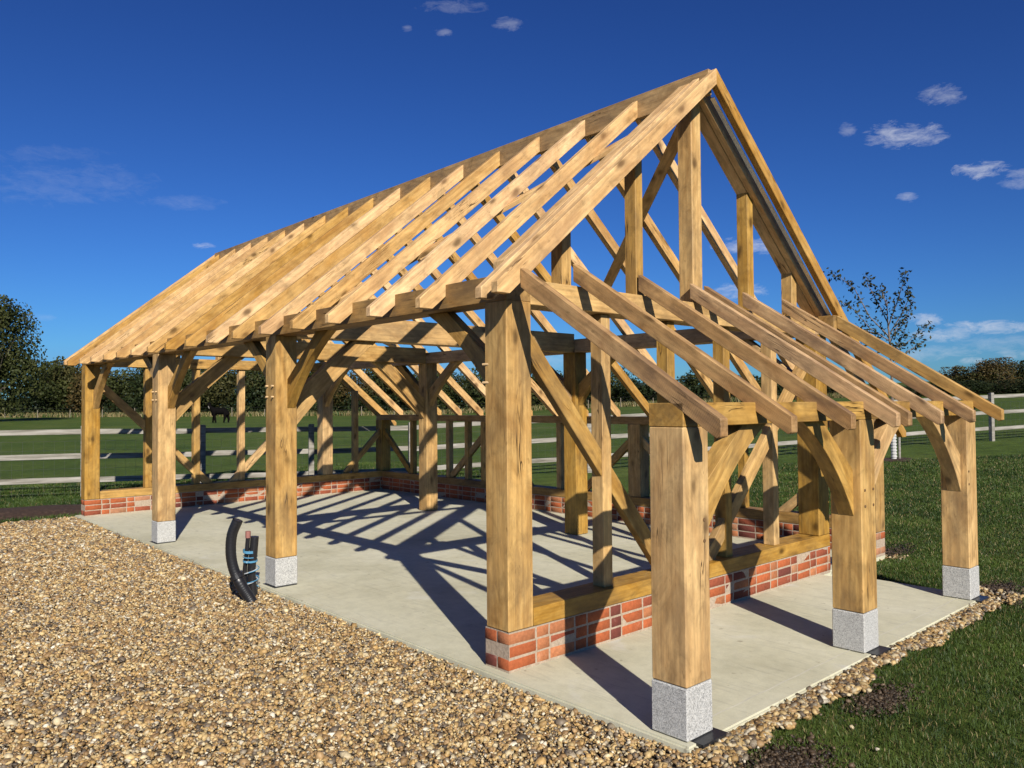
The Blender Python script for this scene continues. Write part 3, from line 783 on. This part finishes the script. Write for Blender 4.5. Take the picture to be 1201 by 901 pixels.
# ------------------------------------------------------------------ trees
def crown_mesh(name, H, W, base, nleaf, lsz, seed, lobes=14, flat=.6):
    r = np.random.default_rng(seed)
    cs = []
    for i in range(lobes):
        a = r.uniform(0, 2 * np.pi); hz = r.uniform(0, 1) ** .8
        prof = math.sin(math.pi * (.12 + .80 * hz)) ** .7
        rad = W / 2 * prof * r.uniform(.45, .8); rr = r.uniform(.17, .30) * W * (1.1 - .35 * hz)
        cs.append((rad * math.cos(a), rad * math.sin(a), base + (H - base) * (.08 + .84 * hz) - rr * .1, rr))
    cs.append((0, 0, base + (H - base) * .45, W * .30)); cs = np.array(cs)
    k = r.choice(len(cs), nleaf, p=cs[:, 3] ** 2 / (cs[:, 3] ** 2).sum())
    d = r.normal(size=(nleaf, 3)); d /= np.linalg.norm(d, axis=1)[:, None]
    rr = cs[k, 3:4] * (r.uniform(.35, 1.08, (nleaf, 1)) ** .6); c = cs[k, :3] + d * rr * np.array([1, 1, .85])
    c[:, 2] = np.clip(c[:, 2], base * .5 + .05, H)
    n_ = d + r.normal(0, .7, (nleaf, 3)); n_ /= np.linalg.norm(n_, axis=1)[:, None]
    up = r.normal(size=(nleaf, 3)); u = np.cross(n_, up); u /= np.linalg.norm(u, axis=1)[:, None]; v = np.cross(n_, u)
    sz = lsz * r.uniform(.5, 1.3, (nleaf, 1))
    V = np.stack([c - u * sz, c - v * sz * .6, c + u * sz, c + v * sz * .6], 1).reshape(-1, 3)
    F = np.arange(nleaf * 4).reshape(-1, 4)
    return mesh_np(name, V, F)
def trunk_mesh(H, W, base, r0, seed, nl=6):
    r = random.Random(seed); bm = bmesh.new()
    tp = [(0, 0, -.2), (r.uniform(-.1, .1), r.uniform(-.1, .1), base + .3), (r.uniform(-.3, .3), r.uniform(-.3, .3), H * .5), (r.uniform(-.4, .4), r.uniform(-.4, .4), H * .85)]
    tube(tp, [r0, r0 * .8, r0 * .5, r0 * .12], 7, True, bm)
    for i in range(nl):
        a = r.uniform(0, 6.28); z = base + (H * .45) * i / nl; L = W * .42
        tube([(0, 0, z), (math.cos(a) * L * .5, math.sin(a) * L * .5, z + L * .35), (math.cos(a) * L, math.sin(a) * L, z + L * .8)], [r0 * .4, r0 * .25, r0 * .06], 5, True, bm)
    bmesh.ops.recalc_face_normals(bm, faces=bm.faces)
    me = bpy.data.meshes.new('trunk'); bm.to_mesh(me); bm.free(); me.materials.append(BARK); return me
protos = []
for i in range(6):
    H = 7; W = 7.5 + i * .5; base = (.3, .2, .5, .15, .8, .3)[i]
    cm_ = crown_mesh('crown', H, W, base, 5200, .19, 40 + i, 16 + i)
    protos.append((cm_, trunk_mesh(H, W, base, .2, 60 + i), H, W))
def tree(name, u, t, top_y, wpx, proto, m, label, cat='tree', group=None):
    cm_, tm, H, W = protos[proto]
    X_, Y_ = at(u, t); z_ = terr(X_, Y_)
    hor = 478.9 - .0077 * u
    h = 1.5588 + (hor - top_y) / 920.28 * t - z_
    w = wpx / 920.28 * t
    e = empty(name, (X_, Y_, z_)); tag(e, label, cat, group)
    sc_ = (w / W, w / W, h / H * 1.02); a = random.uniform(0, 6.28)
    M = Matrix.Translation((X_, Y_, z_)) @ Matrix.Rotation(a, 4, 'Z') @ Matrix.Diagonal((*sc_, 1))
    c = bpy.data.objects.new('crown', cm_); COL.objects.link(c); c.parent = e; c.matrix_basis = Matrix.Translation((0, 0, 0)) @ (Matrix.Rotation(a, 4, 'Z') @ Matrix.Diagonal((*sc_, 1)))
    if len(cm_.materials) == 0: cm_.materials.append(LEAFG)
    c.material_slots[0].link = 'OBJECT'; c.material_slots[0].material = m
    k = bpy.data.objects.new('trunk', tm); COL.objects.link(k); k.parent = e; k.matrix_basis = c.matrix_basis.copy()
    return e
GR = 'trees along the far field edge'
# big oak at the left edge
big = crown_mesh('crown', 12, 10.5, 1.2, 15000, .17, 5, 34); big.materials.append(LEAFG)
protos.append((big, trunk_mesh(12, 10, 1.4, .35, 8, 9), 12, 10.5))
tree('oak_tree', -8, 78, 352, 112, 6, LEAFG, 'tall broad dark green tree at the left edge of the field', 'tree')
line = [(45, 425, 60, 3, LEAFD), (66, 419, 56, 0, LEAFG), (88, 424, 52, 4, LEAFO), (112, 430, 50, 1, LEAFA), (136, 437, 54, 2, LEAFG), (160, 432, 56, 5, LEAFG),
        (186, 424, 60, 3, LEAFD), (206, 418, 56, 0, LEAFG), (232, 428, 52, 1, LEAFG), (256, 434, 50, 4, LEAFG), (280, 430, 56, 2, LEAFO), (305, 426, 54, 5, LEAFG),
        (332, 434, 56, 1, LEAFD), (360, 428, 60, 0, LEAFG), (388, 432, 56, 3, LEAFG), (415, 436, 54, 2, LEAFA), (442, 430, 58, 5, LEAFG), (470, 435, 56, 1, LEAFO),
        (500, 432, 58, 0, LEAFG), (530, 438, 56, 4, LEAFG), (560, 434, 60, 3, LEAFG), (592, 440, 58, 2, LEAFD), (622, 438, 58, 5, LEAFG), (655, 436, 60, 1, LEAFG),
        (690, 438, 62, 0, LEAFG), (722, 432, 56, 3, LEAFG), (752, 445, 54, 2, LEAFD), (782, 452, 50, 4, LEAFO), (818, 434, 46, 0, LEAFG), (850, 450, 46, 5, LEAFO), (878, 440, 48, 1, LEAFG),
        (915, 448, 52, 3, LEAFG), (950, 452, 54, 0, LEAFA), (985, 450, 56, 2, LEAFG)]
kinds = {LEAFD.name: 'very dark', LEAFG.name: 'dark green', LEAFO.name: 'olive green', LEAFA.name: 'brown tinged'}
def where(u):
    if u < 60: return 'beside the tall broad tree at far left'
    if u < 96: return 'left of the garage under the roof corner'
    if u < 170: return 'between the two leftmost front posts'
    if u < 205: return 'behind the second front post'
    if u < 310: return 'in the opening behind the black animal'
    if u < 350: return 'behind the third front post'
    if u < 490: return 'left of the free standing inner post'
    if u < 565: return 'just left of the big corner post'
    if u < 630: return 'behind the big corner post'
    if u < 800: return 'seen through the gable wall frame'
    return 'seen through the lean-to rafters'
from collections import Counter
cnt = Counter((where(l_[0]), l_[4].name) for l_ in line); seen = Counter()
ordn = ['first', 'second', 'third', 'fourth', 'fifth']
for i, (u, ty, w, p, m_) in enumerate(line):
    key = (where(u), m_.name); seen[key] += 1
    o_ = (ordn[seen[key] - 1] + ' from left, ') if cnt[key] > 1 else ''
    lab = '%s%s field edge tree %s' % (o_, kinds[m_.name], where(u))
    tree('hedgerow_tree', u, 112 - .012 * u + random.uniform(-2, 2), ty, w * 1.35, p, m_, lab, 'tree', GR)
hr = np.random.default_rng(77); HV = []
nh = 26000; uu = hr.uniform(-60, 1010, nh); hh = 3.4 * (.75 + .35 * np.array([mnoise.noise(Vector((q * .03, 0, 2))) for q in uu]))
tt = 110 - .012 * uu + hr.uniform(-1.6, 1.6, nh)
cx = camC.x + .6737 * tt + .7391 * (uu - 600.5) / 920.28 * tt; cy = camC.y + .7390 * tt - .6735 * (uu - 600.5) / 920.28 * tt
cz = np.array([terr(a, b) for a, b in zip(cx, cy)]) + hh * hr.uniform(0, 1, nh) ** .8
c_ = np.stack([cx, cy, cz], -1); d1 = hr.normal(size=(nh, 3)); d1 /= np.linalg.norm(d1, axis=1)[:, None]; d2 = np.cross(d1, hr.normal(size=(nh, 3))); d2 /= np.linalg.norm(d2, axis=1)[:, None]
sz = hr.uniform(.12, .3, (nh, 1)); V = np.stack([c_ - d1 * sz, c_ - d2 * sz * .6, c_ + d1 * sz, c_ + d2 * sz * .6], 1).reshape(-1, 3)
o = link('hedge', mesh_np('hedge', V, np.arange(nh * 4).reshape(-1, 4)), LEAFD); tag(o, 'long continuous dark hedge under the trees on the far side of the field', 'hedge')
# right hand autumn copse
rl = [(1102, 440, 34, 1, LEAFD, 'low dark bush at the left end of the right hand copse'), (1122, 431, 44, 3, LEAFA, 'brown tinged tree in the copse just right of the last roof tip'),
      (1146, 425, 46, 0, LEAFO, 'olive tree in the middle of the right hand copse'), (1170, 421, 46, 5, LEAFA, 'golden brown tree above the fence post on the right'),
      (1192, 424, 44, 2, LEAFO, 'olive tree at the right edge of the picture'), (1218, 423, 46, 4, LEAFD, 'dark tree cut by the right edge of the picture'),
      (1134, 447, 50, 4, LEAFD, 'very dark low bush under the left half of the copse'), (1180, 446, 60, 3, LEAFD, 'very dark low bush under the right half of the copse'), (1072, 452, 40, 0, LEAFD, 'dark bush behind the last lean-to rafter')]
for u, ty, w, p, m_, lab in rl:
    tree('copse_tree', u, 80 + random.uniform(-2, 2) - (4 if ty > 444 else 0), ty, w * 1.3, p, m_, lab, 'tree', 'trees of the right hand copse')

# young tree on the lawn
YX, YY = at(1047, 17.0); YZ = terr(YX, YY)
YT = empty('young_tree', (YX, YY, YZ)); tag(YT, 'young sparse leaved tree with upswept branches and a white spiral trunk guard', 'tree')
rv = random.Random(3); bm = bmesh.new(); leafpts = []
T0 = Vector((YX, YY, YZ))
right = Vector((cR.x, cR.y, 0)).normalized(); back = Vector((cF.x, cF.y, 0)).normalized()
def P3(u, yv, off=0.):
    tt = 17.0 + off; return camC + cF * tt + cR * ((u - 600.5) / 920.28 * tt) - cU * ((yv - 450.5) / 920.28 * tt)
trunk = [Vector((YX, YY, YZ - .1)), P3(1047, 500), P3(1046, 440), P3(1044, 405), P3(1041, 375), P3(1040, 350)]
tube(trunk, [.038, .034, .028, .022, .014, .006], 8, True, bm)
brs = [[(1043, 400), (1020, 385), (1000, 362), (982, 352)], [(1043, 395), (1020, 372), (1003, 340), (986, 326), (972, 320)], [(1041, 378), (1028, 352), (1018, 334), (1015, 322)],
       [(1041, 385), (1052, 355), (1060, 330), (1062, 320)], [(1043, 392), (1058, 368), (1066, 350), (1064, 338)], [(1044, 400), (1030, 392), (1005, 385), (984, 374)],
       [(1046, 412), (1060, 405), (1078, 390), (1092, 379)], [(1046, 420), (1020, 402), (1002, 398), (990, 392)], [(1044, 402), (1052, 384), (1064, 372), (1070, 352)],
       [(1040, 360), (1036, 346), (1034, 338)], [(1047, 415), (1055, 400), (1062, 386)], [(1045, 430), (1065, 412), (1082, 402)]]
for br in brs:
    o0 = rv.uniform(-.8, .8); n_ = len(br)
    pts = [P3(p[0], p[1], o0 * (i / (n_ - 1)) ** .8) for i, p in enumerate(br)]
    tube(pts, [.014 - .011 * i / (n_ - 1) for i in range(n_)], 5, True, bm)
    for i in range(n_ - 1):
        for j in range(32):
            f = rv.random()
            if i == 0 and f < .35: continue
            q = pts[i].lerp(pts[i + 1], f); leafpts.append(q + Vector((rv.gauss(0, .055), rv.gauss(0, .055), rv.gauss(0, .055))))
bmobj('trunk', bm, BARKY, YT, Matrix.Identity(4))
LP = np.array([p[:] for p in leafpts]); n = len(LP); r_ = np.random.default_rng(4)
d1 = r_.normal(size=(n, 3)); d1 /= np.linalg.norm(d1, axis=1)[:, None]; d2 = np.cross(d1, r_.normal(size=(n, 3))); d2 /= np.linalg.norm(d2, axis=1)[:, None]
sz = r_.uniform(.03, .06, (n, 1)); V = np.stack([LP - d1 * sz, LP - d2 * sz * .5, LP + d1 * sz, LP + d2 * sz * .5], 1).reshape(-1, 3)
link('crown', mesh_np('crown', V, np.arange(4 * n).reshape(-1, 4)), LEAFC, YT)
bm = bmesh.new()
tube([T0 + Vector((0, 0, .0)), P3(1047, 490)], [.05, .046], 10, True, bm)
top = P3(1047, 490)
for i in range(14):
    f = i / 14; q = T0.lerp(top, f); tube([q, q + Vector((0, 0, .035))], .062, 10, True, bm)
bmobj('trunk_guard', bm, GUARD, YT)
bm = tube([T0 + right * .12 + Vector((0, 0, -.1)), T0 + right * .12 + Vector((0, 0, 1.0))], .025, 8); bmobj('stake', bm, RAIL, YT)
patch('tree_soil_ring', YX, YY, .45, .4, 0, .03, 9.)

# ------------------------------------------------------------------ black animal in the paddock
def skin_obj(name, verts, edges, radii, m, parent, sub=1):
    me = bpy.data.meshes.new(name); me.from_pydata([v[:] for v in verts], edges, [])
    bmx = bmesh.new(); bmx.from_mesh(me); lay = bmx.verts.layers.skin.verify()
    for v, r_ in zip(bmx.verts, radii): v[lay].radius = r_ if hasattr(r_, '__len__') else (r_, r_); v[lay].use_root = (v.index == 0)
    bmx.to_mesh(me); bmx.free()
    o = link(name, me, m, parent)
    sk = o.modifiers.new('skin', 'SKIN'); sk.use_smooth_shade = True
    if sub: sb = o.modifiers.new('sub', 'SUBSURF'); sb.levels = sub; sb.render_levels = sub
    return o
ax, ay = at(259, 64); az = terr(ax, ay)
AN = empty('alpaca', (ax, ay, az)); tag(AN, 'black long necked alpaca walking on the far paddock, seen over the fence rail', 'alpaca')
hd = -right                                   # faces left in the photo
o3 = Vector((ax, ay, az))
def A3(f, l, z): return o3 + hd * f + back * l + Vector((0, 0, z)) * 1.03
vs = [A3(0, 0, .95), A3(.35, 0, .95), A3(.62, 0, 1.02), A3(.86, 0, 1.28), A3(.93, 0, 1.52), A3(1.14, 0, 1.53), A3(-.35, 0, .95), A3(-.58, 0, .92), A3(-.68, 0, .74),
      A3(.55, .13, .66), A3(.66, .13, .38), A3(.70, .13, .05), A3(.50, -.13, .66), A3(.42, -.13, .36), A3(.36, -.13, .05),
      A3(-.45, .14, .64), A3(-.60, .14, .36), A3(-.54, .14, .05), A3(-.42, -.14, .64), A3(-.36, -.14, .38), A3(-.28, -.14, .05), A3(.90, .06, 1.67), A3(.90, -.06, 1.67)]
es = [(0, 1), (1, 2), (2, 3), (3, 4), (4, 5), (0, 6), (6, 7), (7, 8), (2, 9), (9, 10), (10, 11), (2, 12), (12, 13), (13, 14), (7, 15), (15, 16), (16, 17), (7, 18), (18, 19), (19, 20), (4, 21), (4, 22)]
rd = [.30, .30, .24, .12, .11, .07, .32, .26, .07, .16, .09, .07, .16, .09, .07, .18, .10, .07, .18, .10, .07, .03, .03]
skin_obj('body', vs, es, rd, FUR, AN)
bm = tube([A3(.93, 0, 1.18), A3(1.01, 0, 1.38)], [.05, .045], 8); bmobj('pale_throat', bm, FURL, AN)

# ------------------------------------------------------------------ pipes at the slab edge
def smooth_path(pts, n=40):
    P_ = [Vector(p) for p in pts]; out = []
    Q = [P_[0] * 2 - P_[1]] + P_ + [P_[-1] * 2 - P_[-2]]
    for i in range(len(P_) - 1):
        p0, p1, p2, p3 = Q[i:i + 4]
        for j in range(n):
            t = j / n; out.append(.5 * ((2 * p1) + (p2 - p0) * t + (2 * p0 - 5 * p1 + 4 * p2 - p3) * t * t + (3 * p1 - p0 - 3 * p2 + p3) * t ** 3))
    out.append(P_[-1]); return out
PI_ = empty('drainage_pipe', (-.33, 2.82, -.04)); tag(PI_, 'black curved corrugated pipe rising out of the gravel beside the middle post', 'pipe')
path = smooth_path([(-.27, 2.78, -.10), (-.315, 2.82, .0), (-.36, 2.849, .09), (-.407, 2.889, .216), (-.43, 2.904, .355), (-.426, 2.895, .508), (-.392, 2.86, .633)], 18)
rad = [.050 * (1.10 if i < 45 else 1.0) * (1 + .014 * (1 if i % 3 == 0 else -1)) * (.84) for i in range(len(path))]
bm = tube(path, rad, 16, False); bmobj('pipe_wall', bm, PLAS, PI_, smooth=True)
bm = tube(path[-8:], .033, 14, True); bmobj('pipe_bore', bm, SLATE, PI_)
bm = tube([path[46] , path[50]], .058, 16); bmobj('pipe_collar', bm, PLAS, PI_)
DU = empty('service_duct', (-.21, 2.98, -.04)); tag(DU, 'short upright bundle of black ducts bound with blue tape beside the middle post', 'duct')
pth = smooth_path([(-.19, 2.97, -.1), (-.206, 2.983, .008), (-.218, 2.989, .173), (-.209, 2.975, .316), (-.200, 2.966, .465)], 10)
bm = tube(pth, .034, 14, True); bmobj('duct', bm, PLAS, DU, smooth=False)
pth2 = [p + Vector((-.045, .03, 0)) for p in pth]
bm = tube(pth2, .018, 10, True); bmobj('thin_duct', bm, PLAS, DU)
bm = tube([pth2[-1] - Vector((0, 0, .01)), pth2[-1] + Vector((0, 0, .045))], .022, 10); bmobj('cap', bm, PINK, DU)
for zz, ww in ((.345, .022), (.265, .016), (.30, .008)):
    c_ = Vector((-.228, 2.99, zz)); bm = bmesh.new(); rr = []
    for i in range(20):
        a = 2 * math.pi * i / 20; d = Vector((math.cos(a) * .062, math.sin(a) * .046, 0)); rr.append((bm.verts.new(c_ + d + Vector((0, 0, -ww / 2 + .008 * math.sin(a)))), bm.verts.new(c_ + d + Vector((0, 0, ww / 2 + .008 * math.sin(a))))))
    for i in range(20): bm.faces.new((rr[i][0], rr[(i + 1) % 20][0], rr[(i + 1) % 20][1], rr[i][1]))
    bmobj('tape_band', bm, BLUE, DU)
hel = []
for i in range(40):
    a = i * .42; hel.append((-.225 + math.cos(a) * .055, 2.985 + math.sin(a) * .045, .02 + i * .0062))
bm = tube(hel, .005, 6); bmobj('cable', bm, GREYC, DU, smooth=True)
bm = tube([(h_[0] + .01, h_[1] - .01, h_[2] * .9 + .02) for h_ in hel[::-1]], .004, 6); bmobj('cable', bm, BLUE, DU)

# ------------------------------------------------------------------ light and sky
SUN = Vector((-.425, -.905, .585)).normalized()
sd = bpy.data.lights.new('sun', 'SUN'); sd.energy = 4.9; sd.angle = R(.53); sd.color = (1., .93, .82)
so_ = bpy.data.objects.new('sun', sd); COL.objects.link(so_); so_.rotation_euler = SUN.to_track_quat('Z', 'Y').to_euler(); so_.location = (0, 0, 30)
el = math.asin(SUN.z); az_ = math.atan2(SUN.x, SUN.y)
w = bpy.data.worlds.new('World'); scene.world = w; w.use_nodes = True; nt = w.node_tree; g = N(nt)
bg = nt.nodes['Background']; sky = g.n('ShaderNodeTexSky', sky_type='NISHITA'); sky.sun_disc = False; sky.sun_elevation = el; sky.sun_rotation = az_
sky.altitude = 0; sky.air_density = 1.0; sky.dust_density = .3; sky.ozone_density = 1.6
sep = g.n('ShaderNodeSeparateColor'); g.l(sky.outputs[0], sep.inputs[0]); cmb = g.n('ShaderNodeCombineColor')
for i_, (k_, e_) in enumerate(((.175, 1.25), (.42, 1.36), (.79, 1.30))):
    a1 = g.n('ShaderNodeMath', operation='MULTIPLY'); a1.inputs[1].default_value = .09; g.l(sep.outputs[i_], a1.inputs[0])
    a2 = g.n('ShaderNodeMath', operation='MINIMUM'); a2.inputs[1].default_value = .80; g.l(a1.outputs[0], a2.inputs[0])
    a3 = g.n('ShaderNodeMath', operation='POWER'); a3.inputs[1].default_value = e_; g.l(a2.outputs[0], a3.inputs[0])
    a4 = g.n('ShaderNodeMath', operation='MULTIPLY'); a4.inputs[1].default_value = k_ / .09; g.l(a3.outputs[0], a4.inputs[0]); g.l(a4.outputs[0], cmb.inputs[i_])
skyc = cmb.outputs[0]
# fair weather clouds at real directions in the sky
tc = g.n('ShaderNodeTexCoord')
def direction(u, v): return (cF + cR * ((u - 600.5) / 920.28) - cU * ((v - 450.5) / 920.28)).normalized()
mask = None
nz = g.n('ShaderNodeTexNoise'); nz.inputs['Scale'].default_value = 44; nz.inputs['Detail'].default_value = 8; nz.inputs['Roughness'].default_value = .7; nz.inputs['Distortion'].default_value = .4
mpn = g.n('ShaderNodeMapping'); mpn.inputs['Scale'].default_value = (1, 1, 2.6); g.l(tc.outputs['Generated'], mpn.inputs[0]); g.l(mpn.outputs[0], nz.inputs['Vector'])
clouds = [(1058, 158, 46, 15, .62), (1105, 112, 24, 12, .42), (1152, 200, 28, 11, .72), (1196, 204, 18, 6, .45), (1066, 232, 13, 6, .42), (994, 152, 12, 8, .28), (1198, 214, 22, 8, .3),
          (1085, 374, 20, 9, .8), (1165, 384, 48, 9, .85), (1105, 393, 36, 8, .75), (1190, 402, 60, 10, .35), (1110, 412, 34, 7, .45), (1140, 424, 16, 5, .7), (1080, 416, 36, 9, .4), (880, 288, 46, 11, .7), (868, 342, 34, 12, .6), (640, 420, 60, 16, .35),
          (240, 288, 16, 5, .6), (598, 28, 22, 8, .30), (530, 8, 44, 8, .20), (478, 34, 8, 5, .3), (80, 215, 90, 26, .10), (215, 238, 46, 10, .10), (1190, 415, 20, 6, .5), (60, 180, 60, 10, .08), (45, 372, 22, 5, .2), (520, 38, 12, 5, .3)]
for (u, v_, rx, ry, a) in clouds:
    rx *= .98; ry *= .98; a = min(1., a * (.78 if v_ < 350 else .62))
    D = direction(u, v_); ri = (cR - D * cR.dot(D)).normalized(); upv = D.cross(ri) * -1
    dt1 = g.n('ShaderNodeVectorMath', operation='DOT_PRODUCT'); dt1.inputs[1].default_value = ri / (rx / 920.28); g.l(tc.outputs['Generated'], dt1.inputs[0])
    dt2 = g.n('ShaderNodeVectorMath', operation='DOT_PRODUCT'); dt2.inputs[1].default_value = upv / (ry / 920.28); g.l(tc.outputs['Generated'], dt2.inputs[0])
    o1 = (ri / (rx / 920.28)).dot(D); o2 = (upv / (ry / 920.28)).dot(D)
    s1 = g.n('ShaderNodeMath', operation='SUBTRACT'); s1.inputs[1].default_value = o1; g.l(dt1.outputs['Value'], s1.inputs[0])
    s2 = g.n('ShaderNodeMath', operation='SUBTRACT'); s2.inputs[1].default_value = o2; g.l(dt2.outputs['Value'], s2.inputs[0])
    p1 = g.n('ShaderNodeMath', operation='MULTIPLY'); g.l(s1.outputs[0], p1.inputs[0]); g.l(s1.outputs[0], p1.inputs[1])
    p2 = g.n('ShaderNodeMath', operation='MULTIPLY_ADD'); g.l(s2.outputs[0], p2.inputs[0]); g.l(s2.outputs[0], p2.inputs[1]); g.l(p1.outputs[0], p2.inputs[2])
    # opposite hemisphere guard
    df = g.n('ShaderNodeVectorMath', operation='DOT_PRODUCT'); df.inputs[1].default_value = D; g.l(tc.outputs['Generated'], df.inputs[0])
    gd = g.n('ShaderNodeMath', operation='GREATER_THAN'); gd.inputs[1].default_value = .5; g.l(df.outputs['Value'], gd.inputs[0])
    mr = g.n('ShaderNodeMapRange'); mr.inputs[1].default_value = 1.0; mr.inputs[2].default_value = 0.; mr.inputs[3].default_value = 0.; mr.inputs[4].default_value = 1.; g.l(p2.outputs[0], mr.inputs[0])
    # edge broken by noise:  clamp((falloff*.9 + noise - .62) * 4)
    ad = g.n('ShaderNodeMath', operation='MULTIPLY_ADD'); ad.inputs[1].default_value = .28; g.l(mr.outputs[0], ad.inputs[0]); g.l(nz.outputs['Fac'], ad.inputs[2])
    m2 = g.n('ShaderNodeMapRange'); m2.inputs[1].default_value = .57; m2.inputs[2].default_value = .88; m2.inputs[4].default_value = a; g.l(ad.outputs[0], m2.inputs[0])
    m3 = g.n('ShaderNodeMath', operation='MULTIPLY'); g.l(m2.outputs[0], m3.inputs[0]); g.l(gd.outputs[0], m3.inputs[1])
    zz = g.n('ShaderNodeMath', operation='GREATER_THAN'); zz.inputs[1].default_value = 0.; g.l(mr.outputs[0], zz.inputs[0])
    m4 = g.n('ShaderNodeMath', operation='MULTIPLY'); g.l(m3.outputs[0], m4.inputs[0]); g.l(zz.outputs[0], m4.inputs[1])
    if mask is None: mask = m4.outputs[0]
    else:
        mx = g.n('ShaderNodeMath', operation='MAXIMUM'); g.l(mask, mx.inputs[0]); g.l(m4.outputs[0], mx.inputs[1]); mask = mx.outputs[0]
cmix = g.n('ShaderNodeMix', data_type='RGBA'); g.l(mask, cmix.inputs[0]); g.l(skyc, cmix.inputs[6]); cmix.inputs[7].default_value = (5.6, 5.8, 6.4, 1)
g.l(cmix.outputs[2], bg.inputs['Color']); bg.inputs['Strength'].default_value = .09

vs_ = scene.view_settings; vs_.view_transform = 'Standard'; vs_.look = 'None'; vs_.gamma = 1; vs_.exposure = .50; vs_.use_curve_mapping = False
scene.render.engine = 'CYCLES'; scene.cycles.max_bounces = 4; scene.cycles.diffuse_bounces = 1; scene.cycles.glossy_bounces = 2; scene.cycles.use_adaptive_sampling = True; scene.cycles.adaptive_threshold = .02
scene.render.resolution_x = 1024; scene.render.resolution_y = 768
